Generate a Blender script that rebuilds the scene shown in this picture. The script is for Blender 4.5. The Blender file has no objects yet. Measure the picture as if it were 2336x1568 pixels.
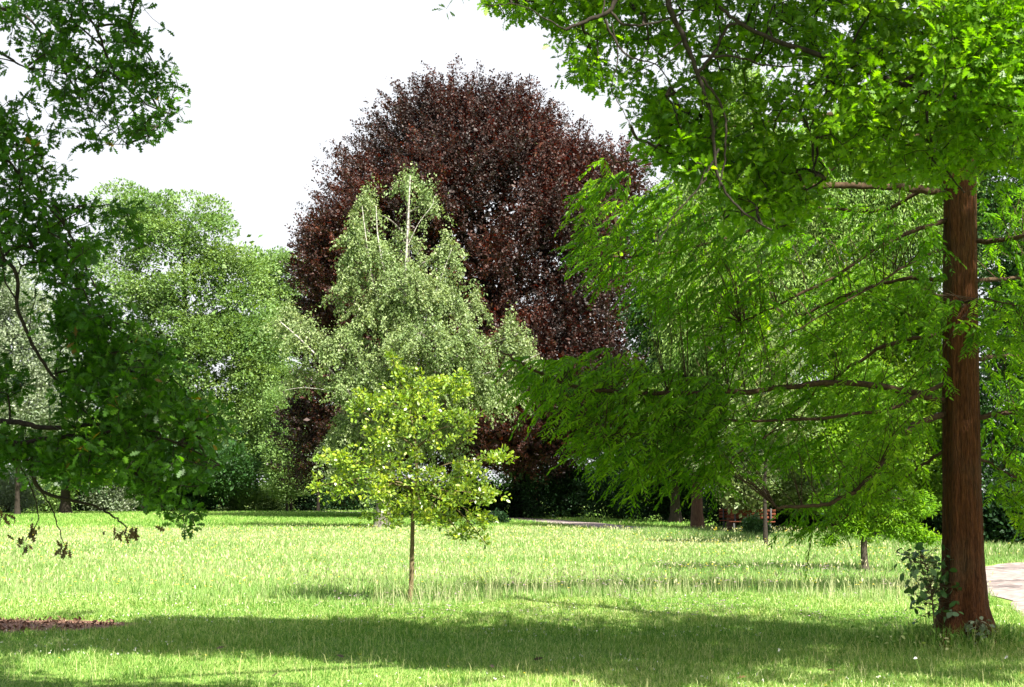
import bpy, math
import numpy as np
rng = np.random.default_rng(7)
R = math.radians
# ------------------------------------------------------------------ basics
scene = bpy.context.scene
COL = scene.collection
F = 3465.0; CX, CY, HY = 1168.0, 784.0, 1118.0      # focal length, centre and horizon in survey units
EYE = 1.65
TH = math.atan((HY - CY) / F)
SUN_EL, SUN_H = R(52), np.array([0.58, -0.815])       # direction towards the sun
SUN_H = SUN_H / np.linalg.norm(SUN_H)
SUNV = np.array([SUN_H[0]*math.cos(SUN_EL), SUN_H[1]*math.cos(SUN_EL), math.sin(SUN_EL)])

def at(x, y, D):
    u = (x - CX) / F; v = (CY - y) / F
    d = (u, math.cos(TH) - v*math.sin(TH), math.sin(TH) + v*math.cos(TH))
    t = D / d[1]
    return np.array([d[0]*t, D, EYE + d[2]*t])
def gx(x, D):
    return at(x, 1150, D)[0]
def gD(y):                                           # distance of the ground point seen at height y
    return EYE * F / (y - HY)
def norm(a):
    return a / (np.linalg.norm(a, axis=-1, keepdims=True) + 1e-9)

# ------------------------------------------------------------------ node materials
def nt(name):
    m = bpy.data.materials.new(name); m.use_nodes = True
    t = m.node_tree; t.nodes.clear()
    o = t.nodes.new('ShaderNodeOutputMaterial')
    return m, t, o
def ramp(t, fac, stops):
    r = t.nodes.new('ShaderNodeValToRGB'); e = r.color_ramp.elements
    while len(e) < len(stops): e.new(0.5)
    for i, (p, c) in enumerate(stops):
        e[i].position = p; e[i].color = (*c, 1)
    t.links.new(fac, r.inputs[0]); return r.outputs[0]
def noise(t, scale, detail=4, vec=None, rough=0.55):
    n = t.nodes.new('ShaderNodeTexNoise'); n.inputs['Scale'].default_value = scale
    n.inputs['Detail'].default_value = detail; n.inputs['Roughness'].default_value = rough
    if vec is not None: t.links.new(vec, n.inputs['Vector'])
    return n.outputs['Fac']
def coords(t, scale=(1, 1, 1)):
    g = t.nodes.new('ShaderNodeNewGeometry'); mp = t.nodes.new('ShaderNodeMapping')
    mp.inputs['Scale'].default_value = scale
    t.links.new(g.outputs['Position'], mp.inputs[0]); return mp.outputs[0]
def mixrgb(t, fac, a, b, mode='MIX'):
    m = t.nodes.new('ShaderNodeMix'); m.data_type = 'RGBA'; m.blend_type = mode
    for inp, v in ((m.inputs[0], fac), (m.inputs[6], a), (m.inputs[7], b)):
        if isinstance(v, (int, float)): inp.default_value = v
        elif isinstance(v, tuple): inp.default_value = (*v, 1)
        else: t.links.new(v, inp)
    return m.outputs[2]
def leaf_mat(name, stops, trans=0.4, tcol=(1.0, 1.0, 0.35), rough=0.5, spec=0.35, patch=0.35, pcol=(0.5, 0.75, 0.5), pscale=0.5):
    m, t, o = nt(name)
    a = t.nodes.new('ShaderNodeAttribute'); a.attribute_name = 'rnd'
    c = ramp(t, a.outputs['Fac'], stops)
    pn = ramp(t, noise(t, pscale, 2, coords(t)), [(0.4, (0, 0, 0)), (0.62, (1, 1, 1))])
    tint = mixrgb(t, pn, (1, 1, 1), pcol)
    c2 = mixrgb(t, patch, c, mixrgb(t, 1.0, c, tint, 'MULTIPLY'))
    p = t.nodes.new('ShaderNodeBsdfPrincipled')
    t.links.new(c2, p.inputs['Base Color']); p.inputs['Roughness'].default_value = rough
    p.inputs['Specular IOR Level'].default_value = spec
    tr = t.nodes.new('ShaderNodeBsdfTranslucent')
    t.links.new(mixrgb(t, 1.0, c2, tcol, 'MULTIPLY'), tr.inputs[0])
    mx = t.nodes.new('ShaderNodeMixShader'); mx.inputs[0].default_value = trans
    t.links.new(p.outputs[0], mx.inputs[1]); t.links.new(tr.outputs[0], mx.inputs[2])
    t.links.new(mx.outputs[0], o.inputs[0]); return m
def solid_mat(name, stops, scale=(1, 1, 1), ns=8, detail=6, rough=0.9, bump=0.0, bdist=0.02, spec=0.2):
    m, t, o = nt(name)
    n = noise(t, ns, detail, coords(t, scale))
    p = t.nodes.new('ShaderNodeBsdfPrincipled')
    t.links.new(ramp(t, n, stops), p.inputs['Base Color'])
    p.inputs['Roughness'].default_value = rough; p.inputs['Specular IOR Level'].default_value = spec
    if bump:
        b = t.nodes.new('ShaderNodeBump'); b.inputs['Strength'].default_value = bump
        b.inputs['Distance'].default_value = bdist
        t.links.new(n, b.inputs['Height']); t.links.new(b.outputs[0], p.inputs['Normal'])
    t.links.new(p.outputs[0], o.inputs[0]); return m

# ------------------------------------------------------------------ mesh accumulator
class Acc:
    def __init__(s): s.v = []; s.l = []; s.c = []; s.r = []; s.n = 0
    def add(s, verts, faces, rnd=None):              # faces: (N,k) array of local indices
        verts = np.asarray(verts, float).reshape(-1, 3); faces = np.asarray(faces, int)
        s.v.append(verts); s.l.append((faces + s.n).ravel()); s.c.append(np.full(len(faces), faces.shape[1], int))
        s.r.append(np.full(len(faces), 0.5) if rnd is None else np.asarray(rnd, float)); s.n += len(verts)
    def build(s, name, mats, parent=None, smooth=False, origin=None):
        me = bpy.data.meshes.new(name)
        v = np.concatenate(s.v); l = np.concatenate(s.l); c = np.concatenate(s.c); r = np.concatenate(s.r)
        if parent is not None: v = v - np.array(parent.location)
        elif origin is not None: v = v - np.array(origin)
        me.vertices.add(len(v)); me.vertices.foreach_set('co', v.astype(np.float32).ravel())
        me.loops.add(len(l)); me.loops.foreach_set('vertex_index', l.astype(np.int32))
        st = np.concatenate([[0], np.cumsum(c)[:-1]]).astype(np.int32)
        me.polygons.add(len(c)); me.polygons.foreach_set('loop_start', st)
        try: me.polygons.foreach_set('loop_total', c.astype(np.int32))
        except Exception: pass
        me.update(calc_edges=True)
        at_ = me.attributes.new('rnd', 'FLOAT', 'FACE'); at_.data.foreach_set('value', r.astype(np.float32))
        if smooth: me.polygons.foreach_set('use_smooth', np.ones(len(c), bool))
        me.materials.append(mats)
        o = bpy.data.objects.new(name, me); COL.objects.link(o)
        if parent is not None: o.parent = parent
        elif origin is not None: o.location = origin
        return o

T_RHOMB = (np.array([[0, 0, 0], [.5, .30, .06], [1, 0, -.08], [.5, -.30, .06]]), [[0, 1, 2, 3]])
T_OVAL = (np.array([[0, 0, 0], [.3, .22, .05], [.7, .24, .04], [1, 0, -.08], [.7, -.24, .04], [.3, -.22, .05]]), [[0, 1, 2, 3, 4, 5]])
T_FROND = (np.array([[0, 0, 0], [.25, .13, .02], [.7, .12, 0], [1, 0, -.12], [.7, -.12, 0], [.25, -.13, .02]]), [[0, 1, 2, 3, 4, 5]])
_o = [(0, .015), (.14, .03), (.24, .15), (.31, .05), (.44, .25), (.52, .07), (.68, .29), (.74, .09), (.90, .18), (.91, .06), (1, 0)]
_op = [(x, y, 0.05*abs(y)*4 - 0.12*x*x) for x, y in _o] + [(x, -y, 0.05*abs(y)*4 - 0.12*x*x) for x, y in reversed(_o[:-1])]
T_OAK = (np.array(_op), [list(range(len(_op)))])

def put(acc, tmpl, c, d, n, size, rnd=None):
    """one leaf of template tmpl at every point c, pointing along d, facing n"""
    tv, tf = tmpl; N = len(c)
    d = norm(d); y = norm(np.cross(n, d)); z = np.cross(d, y)
    size = np.broadcast_to(np.asarray(size, float), (N,))[:, None, None]
    v = c[:, None, :] + size*(tv[None, :, 0, None]*d[:, None, :] + tv[None, :, 1, None]*y[:, None, :] + tv[None, :, 2, None]*z[:, None, :])
    tf = np.asarray(tf); k = len(tv)
    f = (np.arange(N)[:, None, None]*k + tf[None]).reshape(-1, tf.shape[1])
    if rnd is None: rnd = rng.random(N)
    acc.add(v.reshape(-1, 3), f, np.repeat(rnd, len(tf)))
def rdir(n):
    return norm(rng.normal(size=(n, 3)))

def tube(acc, pts, rad, sides=7, wob=0.0, cap=True):
    pts = np.asarray(pts, float); K = len(pts); rad = np.broadcast_to(np.asarray(rad, float), (K,))
    tg = norm(np.gradient(pts, axis=0)); ref = np.array([0.31, 0.17, 0.93]) if abs(tg[0][2]) < .8 else np.array([0.9, 0.3, 0.1])
    a = norm(np.cross(tg, ref)); b = np.cross(tg, a)
    th = np.arange(sides)/sides*2*np.pi
    ring = a[:, None]*np.cos(th)[None, :, None] + b[:, None]*np.sin(th)[None, :, None]
    rr = rad[:, None, None]*(1 + wob*rng.normal(size=(K, sides, 1)))
    v = (pts[:, None] + ring*rr).reshape(-1, 3)
    i = np.arange(K-1)[:, None]*sides; j = np.arange(sides)[None]; j2 = (j+1) % sides
    acc.add(v, np.stack([i+j, i+j2, i+sides+j2, i+sides+j], -1).reshape(-1, 4))
def spline(pts, n=6, jit=0.0):
    pts = np.asarray(pts, float); P = np.vstack([2*pts[0]-pts[1], pts, 2*pts[-1]-pts[-2]]); out = []
    for i in range(1, len(P)-2):
        t = np.linspace(0, 1, n, endpoint=False)[:, None]
        out.append(.5*((2*P[i]) + (-P[i-1]+P[i+1])*t + (2*P[i-1]-5*P[i]+4*P[i+1]-P[i+2])*t**2 + (-P[i-1]+3*P[i]-3*P[i+1]+P[i+2])*t**3))
    out.append(P[-2][None]); o = np.vstack(out)
    if jit: o[1:-1] += rng.normal(size=o[1:-1].shape)*jit
    return o
def twigs(acc, A, B, ra, rb, sag=0.08):
    """three-sided two-piece twigs from every A to every B"""
    A = np.asarray(A, float); B = np.asarray(B, float); N = len(A)
    if N == 0: return
    L = np.linalg.norm(B-A, axis=1, keepdims=True)
    M = (A+B)/2 + rng.normal(size=A.shape)*L*0.05 + np.array([0, 0, 1])*L*sag
    ra = np.broadcast_to(ra, (N,)); rb = np.broadcast_to(rb, (N,))
    t = norm(B-A); a = norm(np.cross(t, np.array([.2, .5, .84]))); b = np.cross(t, a)
    V = []
    for P, r in ((A, ra), (M, (ra+rb)/2), (B, rb)):
        for k in range(3):
            th = k*2*np.pi/3
            V.append(P + (a*math.cos(th)+b*math.sin(th))*r[:, None])
    V = np.stack(V, 1)
    f = []
    for s in (0, 3):
        for k in range(3):
            k2 = (k+1) % 3; f.append([s+k, s+k2, s+3+k2, s+3+k])
    f = np.array(f)
    acc.add(V.reshape(-1, 3), (np.arange(N)[:, None, None]*9+f[None]).reshape(-1, 4))
def nearest(P, S, low=0.0):
    """index of the nearest limb sample, preferring lower ones"""
    out = np.empty(len(P), int)
    for i in range(0, len(P), 400):
        d = P[i:i+400, None]-S[None]; q = (d**2).sum(-1) - low*np.clip(d[..., 2], -5, 5)
        out[i:i+400] = q.argmin(1)
    return out

def grow_twigs(acc, P, S, SR, rt, sag=.04, pen=.25, rmax=None):
    """join every point of P to the limbs S or to an already joined neighbour, like a real branching"""
    n = len(P)
    if n == 0: return
    d = np.empty(n); par = np.empty(n, int)
    ni = nearest(P, S, .4); d = np.linalg.norm(P-S[ni], axis=1); par[:] = -1-ni
    path = np.zeros(n); done = np.zeros(n, bool); order = []
    key = d.copy()
    for _ in range(n):
        i = int(np.where(done, 1e9, key).argmin()); done[i] = True; order.append(i)
        path[i] = d[i]+(path[par[i]] if par[i] >= 0 else 0)
        dn = np.linalg.norm(P-P[i], axis=1); kn = dn+pen*path[i]
        b = (kn < key) & ~done
        key[b] = kn[b]; d[b] = dn[b]; par[b] = i
    cnt = np.ones(n)
    for i in reversed(order):
        if par[i] >= 0: cnt[par[i]] += cnt[i]
    A = np.where((par >= 0)[:, None], P[np.maximum(par, 0)], S[np.clip(-1-par, 0, len(S)-1)])
    r = rt*cnt**.42
    lim = np.where(par >= 0, 1e9, SR[np.clip(-1-par, 0, len(S)-1)]*.8)
    if rmax: lim = np.minimum(lim, rmax)
    r = np.minimum(r, lim)
    twigs(acc, A, P, r, np.maximum(r*.7, rt*.6), sag)

def tag(o, label=None, cat=None, group=None, kind=None):
    if label: o['label'] = label
    if cat: o['category'] = cat
    if group: o['group'] = group
    if kind: o['kind'] = kind
    return o
def empty(name, loc):
    o = bpy.data.objects.new(name, None); COL.objects.link(o); o.location = tuple(float(q) for q in loc)
    o.empty_display_size = 0.5
    return o

# ------------------------------------------------------------------ materials
M = {}
M['beech'] = leaf_mat('copper_leaves', [(0, (.010, .006, .004)), (.45, (.027, .011, .007)), (.75, (.065, .018, .009)), (.93, (.105, .034, .014)), (1, (.06, .06, .02))], trans=.24, tcol=(2.2, .5, .3), rough=.55, spec=.35, patch=.85, pcol=(.28, .42, .45), pscale=.16)
M['birch'] = leaf_mat('birch_leaves', [(0, (.10, .155, .055)), (.5, (.18, .24, .09)), (.9, (.27, .32, .14)), (1, (.36, .37, .22))], trans=.38, tcol=(1.0, 1.02, .5), rough=.5, spec=.35, patch=.4, pcol=(.7, .88, .7), pscale=.5)
M['lime'] = leaf_mat('lime_leaves', [(0, (.08, .15, .04)), (.5, (.14, .23, .06)), (1, (.23, .31, .11))], trans=.38, rough=.55, spec=.25, patch=.35, pcol=(.7, .9, .8), pscale=.25)
M['under'] = leaf_mat('shade_toned_shrub_leaves', [(0, (.006, .020, .007)), (.7, (.014, .040, .012)), (.93, (.03, .075, .02)), (1, (.07, .14, .04))], trans=.25, rough=.5, spec=.2, patch=.4)  # shade under the trees is put into this near-black leaf colour
M['silver'] = leaf_mat('silver_leaves', [(0, (.13, .17, .10)), (.6, (.22, .26, .17)), (1, (.40, .42, .33))], trans=.3, tcol=(.9, 1, .6), rough=.6, patch=.3)
M['bright'] = leaf_mat('maple_leaves', [(0, (.07, .17, .012)), (.5, (.14, .27, .02)), (1, (.26, .38, .05))], trans=.52, rough=.5, spec=.3, patch=.4, pcol=(.6, .8, .6))
M['deep'] = leaf_mat('deep_green_leaves', [(0, (.014, .042, .010)), (.6, (.03, .08, .016)), (1, (.055, .13, .028))], trans=.35, rough=.5, spec=.3, patch=.4)
M['weep'] = leaf_mat('cypress_leaves', [(0, (.09, .17, .03)), (.5, (.16, .25, .045)), (1, (.27, .35, .10))], trans=.42, rough=.55, spec=.3, patch=.6, pcol=(.5, .75, .55), pscale=.3)
M['oak_dark'] = leaf_mat('shade_toned_oak_leaves', [(0, (.025, .075, .006)), (.6, (.05, .135, .008)), (.90, (.10, .23, .010)), (.996, (.12, .24, .015)), (1, (.22, .12, .03))], trans=.5, tcol=(1.2, 1.35, .2), rough=.45, spec=.3, patch=.3)  # shaded copy of the oak leaves: canopy shade put into the colour
M['oak'] = leaf_mat('sun_toned_oak_leaves', [(0, (.06, .15, .005)), (.6, (.14, .28, .008)), (1, (.25, .39, .02))], trans=.6, tcol=(1.3, 1.35, .2), rough=.4, spec=.35, patch=.3)  # sunlit copy of the oak leaves: sunlight put into the colour
M['redwood'] = leaf_mat('redwood_needles', [(0, (.065, .17, .007)), (.6, (.16, .32, .012)), (1, (.29, .45, .03))], trans=.58, tcol=(1.25, 1.3, .2), rough=.55, spec=.2, patch=.6, pcol=(.5, .72, .5), pscale=.55)
M['redwood_y'] = leaf_mat('young_redwood_needles', [(0, (.07, .18, .008)), (.6, (.15, .30, .015)), (1, (.26, .41, .03))], trans=.55, tcol=(1.2, 1.2, .25), rough=.55, spec=.2, patch=.2)
M['yellow'] = leaf_mat('young_tree_leaves', [(0, (.11, .20, .03)), (.4, (.19, .30, .035)), (.62, (.34, .40, .03)), (.8, (.26, .37, .10)), (1, (.37, .46, .23))], trans=.42, tcol=(1.1, 1.15, .25), rough=.36, spec=.6, patch=.25, pcol=(.8, .9, 1))
M['ivy'] = leaf_mat('ivy_leaves', [(0, (.03, .09, .02)), (1, (.09, .18, .05))], trans=.3, rough=.4, spec=.4)
M['dead'] = leaf_mat('withered_leaves', [(0, (.05, .035, .015)), (1, (.16, .10, .04))], trans=.2, tcol=(1, .8, .4))
M['grass'] = leaf_mat('grass_blades', [(0, (.055, .16, .022)), (.4, (.145, .275, .05)), (.75, (.31, .42, .13)), (1, (.54, .53, .29))], trans=.42, tcol=(1.05, 1.1, .4), rough=.6, spec=.12, patch=.35, pcol=(.95, .9, .7), pscale=.35)
M['meadow'] = leaf_mat('meadow_blades', [(0, (.08, .18, .035)), (.4, (.17, .28, .075)), (.75, (.31, .36, .17)), (1, (.48, .44, .29))], trans=.4, tcol=(1, 1.05, .5), rough=.6, spec=.15, patch=.35, pcol=(.78, .95, .6), pscale=.22)
M['flower_y'] = leaf_mat('yellow_petals', [(0, (.7, .5, .03)), (1, (.8, .65, .1))], trans=.2)
M['flower_p'] = leaf_mat('clover_heads', [(0, (.30, .16, .28)), (1, (.45, .30, .42))], trans=.2)
M['bark'] = solid_mat('grey_bark', [(.3, (.02, .017, .012)), (.7, (.07, .058, .042))], (6, 6, 1.2), 4, bump=.5)
M['bark_d'] = solid_mat('oak_bark', [(.3, (.010, .008, .006)), (.7, (.032, .025, .018))], (6, 6, 3), 6, bump=.5)
M['bark_w'] = solid_mat('birch_bark', [(.36, (.08, .07, .06)), (.5, (.26, .25, .22)), (.7, (.40, .39, .36))], (1.5, 1.5, 5), 3)
M['bark_g'] = solid_mat('grey_birch_trunk', [(.36, (.03, .027, .022)), (.5, (.12, .11, .09)), (.7, (.17, .16, .13))], (2, 2, 3), 3)
M['bark_y'] = solid_mat('young_bark', [(.3, (.06, .045, .02)), (.7, (.15, .12, .06))], (20, 20, 4), 5, bump=.4)
M['bark_c'] = solid_mat('cypress_bark', [(.3, (.04, .022, .013)), (.7, (.13, .075, .045))], (8, 8, .8), 5, bump=.5)
M['twig_r'] = solid_mat('redwood_twig', [(.3, (.022, .014, .007)), (.7, (.065, .04, .02))], (9, 9, 9), 4)

# ------------------------------------------------------------------ generic tree
def lobe(x, y, rx, ry, D, ry_m=None):
    c = at(x, y, D); s = D/F
    return (c, np.array([rx*s, ry_m if ry_m else (rx+ry)*.5*s, ry*s]))
def crown(acc, lobes, ncl, rc, nl, size, tmpl, axis_up=0.4, elong=1.3, flat=.7, inner=.45, randn=.7, drop=0.0, zmin=.3, wts=None, back=.5, surf=.4, spray=False, wpow=2/3):
    w = np.array([(r[0]*r[1]*r[2])**wpow for _, r in lobes])
    if wts is not None: w = w*np.array(wts)
    idx = rng.choice(len(lobes), int(ncl*1.5), p=w/w.sum())
    C = np.array([l[0] for l in lobes])[idx]; RR = np.array([l[1] for l in lobes])[idx]
    d = rdir(len(idx))
    keep = (d[:, 1] < .25) | (rng.random(len(idx)) < back)
    k = rng.uniform(inner, 1, len(idx))**.6
    P = C + d*RR*k[:, None]
    keep &= P[:, 2] > zmin
    P = P[keep][:ncl]; d = d[keep][:ncl]; n = len(P)
    r = rc*rng.uniform(.6, 1.35, n)
    ax = norm(d*np.array([1, 1, .5]) + np.array([0, 0, axis_up]) + rng.normal(size=(n, 3))*.25)
    q = rng.normal(size=(n, nl, 3))
    q = q/np.linalg.norm(q, axis=-1, keepdims=True)*(rng.random((n, nl, 1))**surf)
    q[..., 2] = np.where((q[..., 2] < -.25) & (rng.random((n, nl)) < .6), -q[..., 2], q[..., 2])
    al = (q*ax[:, None]).sum(-1, keepdims=True)
    pos = q*np.array([1, 1, flat]) + ax[:, None]*al*(elong-1)
    if spray:
        t_ = rng.random((n, nl, 1)); pos = ax[:, None]*(2*t_-1)*elong + rng.normal(size=(n, nl, 3))*.27*(1.1-.7*t_)
    lp = P[:, None] + pos*r[:, None, None]
    out = norm(q)
    nn = norm(out*.7 + np.array([0, -.1, .55]) + rng.normal(size=(n, nl, 3))*randn)
    ld = norm(out*.8 + ax[:, None]*.5 + np.array([0, 0, -drop]) + rng.normal(size=(n, nl, 3))*.5)
    rn = np.clip(np.repeat(rng.normal(.45, .13, n), nl) + rng.normal(0, .16, n*nl), 0, 1)
    put(acc, tmpl, lp.reshape(-1, 3), ld.reshape(-1, 3), nn.reshape(-1, 3), size*rng.uniform(.6, 1.3, n*nl), rn)
    return P
def tree(name, label, cat, base, stem, rad, lobes, leafm, barkm, ncl, rc, nl, size, group=None, core=0, cscale=.68, csize=2.2, rise=.6, lmin=.3, tmpl=T_RHOMB, sides=10, limbs=True, twign=600, flare=1.35, crown_name='crown', **kw):
    """base: ground point; stem: list of points above it; rad: radii at the base and the tip"""
    root = empty(name, base); tag(root, label, cat, group)
    tr = Acc(); sp = spline([base]+list(stem), 6)
    rr = np.linspace(rad[0], rad[1], len(sp)); rr[0] *= flare; rr[1] *= 1+(flare-1)*.4
    sp0 = sp.copy(); sp0[0, 2] -= .1
    tube(tr, sp0, rr, sides, .04)
    ca = Acc()
    P = crown(ca, lobes, ncl, rc, nl, size, tmpl, **kw)
    if core:
        crown(ca, [(c, r*cscale) for c, r in lobes], core, rc*1.2, 26, size*csize, tmpl, inner=.1, flat=.9, back=1, zmin=kw.get('zmin', .3)+.5)
    S = [sp[len(sp)//4:]]; SR = [rr[len(sp)//4:]]
    if limbs:
        for c, r in lobes:
            k0 = int(len(sp)*lmin); s = sp[k0:]
            hd = np.hypot(s[:, 0]-c[0], s[:, 1]-c[1])
            j = np.abs(s[:, 2]-(c[2]-rise*hd)).argmin(); a = s[j]; ra = rr[k0+j]*.55
            L = np.linalg.norm(c-a)
            if L < .15: continue
            m = a*.5+c*.5 + np.array([0, 0, L*.10]) + rng.normal(size=3)*L*.05
            end = c + norm(c-a)*r.mean()*.5
            l = spline([a, m, c, end], 5); lr = np.linspace(ra, ra*.2, len(l))
            tube(tr, l, lr, 5); S.append(l); SR.append(lr)
    S = np.vstack(S); SR = np.concatenate(SR)
    sel = rng.permutation(len(P))[:twign]; Q = P[sel]
    grow_twigs(tr, Q, S, SR, rc*.012+.0012)
    tr.build('trunk', barkm, root, smooth=True)
    ca.build(crown_name, leafm, root)
    return root

# ------------------------------------------------------------------ setting: ground
def sheet(name, pts, faces, m, z=None):
    a = Acc()
    a.add(np.asarray(pts, float), faces); o = a.build(name, m); return o
def grass_ground_mat():
    m, t, o = nt('lawn_soil_and_turf')
    g = coords(t); a = noise(t, 0.35, 4, g); b = noise(t, 45, 6, g); c = noise(t, 7, 4, g)
    base = ramp(t, b, [(.3, (.05, .09, .018)), (.5, (.12, .20, .035)), (.7, (.24, .32, .08))])
    base = mixrgb(t, ramp(t, c, [(.35, (0, 0, 0)), (.7, (.7, .7, .7))]), base, (.19, .28, .06))
    base = mixrgb(t, ramp(t, a, [(.45, (0, 0, 0)), (.7, (.45, .45, .45))]), base, (.27, .30, .10))
    p = t.nodes.new('ShaderNodeBsdfPrincipled'); t.links.new(base, p.inputs[0]); p.inputs['Roughness'].default_value = .95
    p.inputs['Specular IOR Level'].default_value = .1
    bp = t.nodes.new('ShaderNodeBump'); bp.inputs['Strength'].default_value = .7; bp.inputs['Distance'].default_value = .05
    t.links.new(b, bp.inputs['Height']); t.links.new(bp.outputs[0], p.inputs['Normal'])
    t.links.new(p.outputs[0], o.inputs[0]); return m
nx, ny = 60, 80
xs = np.linspace(-1, 1, nx); ys = np.linspace(0, 1, ny)
G = []
for yy in ys:
    Y = -40 + 700*yy**1.6
    for xx in xs: G.append((xx*420, Y, 0.0))
G = np.array(G)
idx = np.arange(nx*ny).reshape(ny, nx)
fc = np.stack([idx[:-1, :-1], idx[:-1, 1:], idx[1:, 1:], idx[1:, :-1]], -1).reshape(-1, 4)
tag(sheet('ground', G, fc, grass_ground_mat()), kind='structure')

# paths: pale gravel ribbons
gm = solid_mat('pale_gravel', [(.3, (.08, .064, .057)), (.5, (.18, .148, .132)), (.75, (.31, .26, .235))], (1, 1, 1), 6, 10, bump=.5, bdist=.02)
PATHS = []
def path(pts, hw, zb):
    c = spline(pts, 8); c = np.c_[c, np.zeros(len(c))]
    tg = norm(np.gradient(c, axis=0)); nrm = np.c_[-tg[:, 1], tg[:, 0], np.zeros(len(tg))]
    wob = hw + .10*np.sin(np.arange(len(c))*1.3) + rng.normal(size=len(c))*.04
    PV = []; nr = 7
    for i in range(len(c)):
        for k in np.linspace(-1, 1, nr):
            p = c[i] + nrm[i]*k*wob[i]; PV.append((p[0], p[1], zb + .02*(1-k*k)))
    idp = np.arange(len(c)*nr).reshape(-1, nr)
    tag(sheet('path', PV, np.stack([idp[:-1, :-1], idp[:-1, 1:], idp[1:, 1:], idp[1:, :-1]], -1).reshape(-1, 4), gm), kind='structure')
    PATHS.append((c, hw))
path([(4.0, 4), (6.6, 12), (8.8, 21), (9.7, 26), (11.0, 30), (12.6, 33.2), (17.5, 35.6), (28, 38.5), (45, 40)], 1.85, .012)
path([(60, 40.5), (34, 41.5), (24, 42.2), (15, 44), (10, 47.5), (6.9, 55), (4.7, 66), (2.6, 78), (-1.5, 93), (-8.5, 107), (-18, 117), (-40, 124), (-80, 130)], 1.2, .020)
def path_dist(P):
    d = np.full(len(P), 99.)
    for c, hw in PATHS:
        q = spline(c[:, :2], 4)
        for x, y in q: d = np.minimum(d, np.hypot(P[:, 0]-x, P[:, 1]-y)-hw)
    return d
# bare soil patch at the left
soil_c = np.array([gx(30, gD(1424)), gD(1424)]); soil_r = (1.45, .95)
sv = [(soil_c[0], soil_c[1], .018)]; ns_ = 40
for i in range(ns_):
    a = i/ns_*2*np.pi; k = 1+.12*math.sin(3*a+1)+.08*math.sin(7*a)
    sv.append((soil_c[0]+soil_r[0]*k*math.cos(a), soil_c[1]+soil_r[1]*k*math.sin(a), .006))
soilm = solid_mat('bare_soil', [(.3, (.045, .024, .015)), (.5, (.13, .07, .045)), (.75, (.27, .17, .12))], (1, 1, 1), 30, 8, bump=.8, bdist=.03)
tag(sheet('soil_patch', sv, [[0, i+1, (i+1) % ns_+1] for i in range(ns_)], soilm), kind='structure')
sc = Acc(); n = 900; a_ = rng.uniform(0, 6.28, n); r_ = np.sqrt(rng.random(n))
put(sc, T_OVAL, np.c_[soil_c[0]+soil_r[0]*.95*r_*np.cos(a_), soil_c[1]+soil_r[1]*.9*r_*np.sin(a_), np.full(n, .025)], rdir(n), rdir(n), rng.uniform(.02, .07, n))
tag(sc.build('wood_chips', soilm), 'brown bark chips lying on the bare soil patch at the left', 'wood chips', kind='stuff')
def soil_in(P):
    a = np.arctan2((P[:, 1]-soil_c[1])/soil_r[1], (P[:, 0]-soil_c[0])/soil_r[0])
    return np.hypot((P[:, 0]-soil_c[0])/soil_r[0], (P[:, 1]-soil_c[1])/soil_r[1]) < (.9+.25*rng.random(len(P)))

# ------------------------------------------------------------------ grass
def vnoise(x, y, s, seed):                         # cheap smooth value noise
    r = np.random.default_rng(seed); g = r.random((64, 64))
    u = (x/s) % 63; v = (y/s) % 63; i = u.astype(int); j = v.astype(int); fu = u-i; fv = v-j
    fu = fu*fu*(3-2*fu); fv = fv*fv*(3-2*fv); i2 = (i+1) % 64; j2 = (j+1) % 64
    return g[i, j]*(1-fu)*(1-fv)+g[i2, j]*fu*(1-fv)+g[i, j2]*(1-fu)*fv+g[i2, j2]*fu*fv
def field(D0, D1, n, margin=2.1):
    D = np.sqrt(rng.uniform(D0**2, D1**2, n)); X = rng.uniform(-1, 1, n)*(0.345*D+margin)
    P = np.c_[X, D, np.zeros(n)]
    return P[(path_dist(P) > -.05+.15*rng.random(n)) & ~soil_in(P)]
def blades(acc, P, h, w, lean=.5, rnd=None):
    N = len(P); h = np.broadcast_to(h, (N,)); w = np.broadcast_to(w, (N,))
    a = rng.uniform(0, 2*np.pi, N); s = np.c_[np.cos(a), np.sin(a), np.zeros(N)]
    b = rng.uniform(0, 2*np.pi, N); l = np.c_[np.cos(b), np.sin(b), np.zeros(N)]*(lean*rng.random(N))[:, None]
    up = np.array([0, 0, 1.])
    p0 = P - s*w[:, None]/2; p1 = P + s*w[:, None]/2
    mid = P + (l*.35+up*.6)*h[:, None]; m0 = mid - s*w[:, None]*.4; m1 = mid + s*w[:, None]*.4
    tip = P + (l+up*(1-.25*np.linalg.norm(l, axis=1, keepdims=True)))*h[:, None]
    V = np.stack([p0, p1, m1, m0, tip], 1).reshape(-1, 3)
    if rnd is None: rnd = rng.random(N)
    k = np.arange(N)[:, None]*5
    acc.add(V, k+np.array([[0, 1, 2, 3]]), rnd)
    n0 = acc.n - len(V)
    # tips share the vertices just added
    acc.l.append((k+np.array([[3, 2, 4]])+n0).ravel()); acc.c.append(np.full(N, 3, int)); acc.r.append(rnd)
TRUNK = at(2195, 1440, gD(1468)); TRUNK[2] = 0
def edge(X):                                        # distance at which mown lawn becomes meadow
    return 22.4 + .8*np.sin(X*.7) + .5*np.sin(X*1.9+1) + .9*np.clip((X-2)/3, 0, 1)
ga = Acc()
P = field(10.0, 24.5, 460000); n_ = vnoise(P[:, 0]+50, P[:, 1], .55, 3); n2 = vnoise(P[:, 0]+50, P[:, 1], 2.2, 4)
P = P[P[:, 1] < edge(P[:, 0])+.5]; n_ = vnoise(P[:, 0]+50, P[:, 1], .55, 3); n2 = vnoise(P[:, 0]+50, P[:, 1], 2.2, 4)
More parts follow.
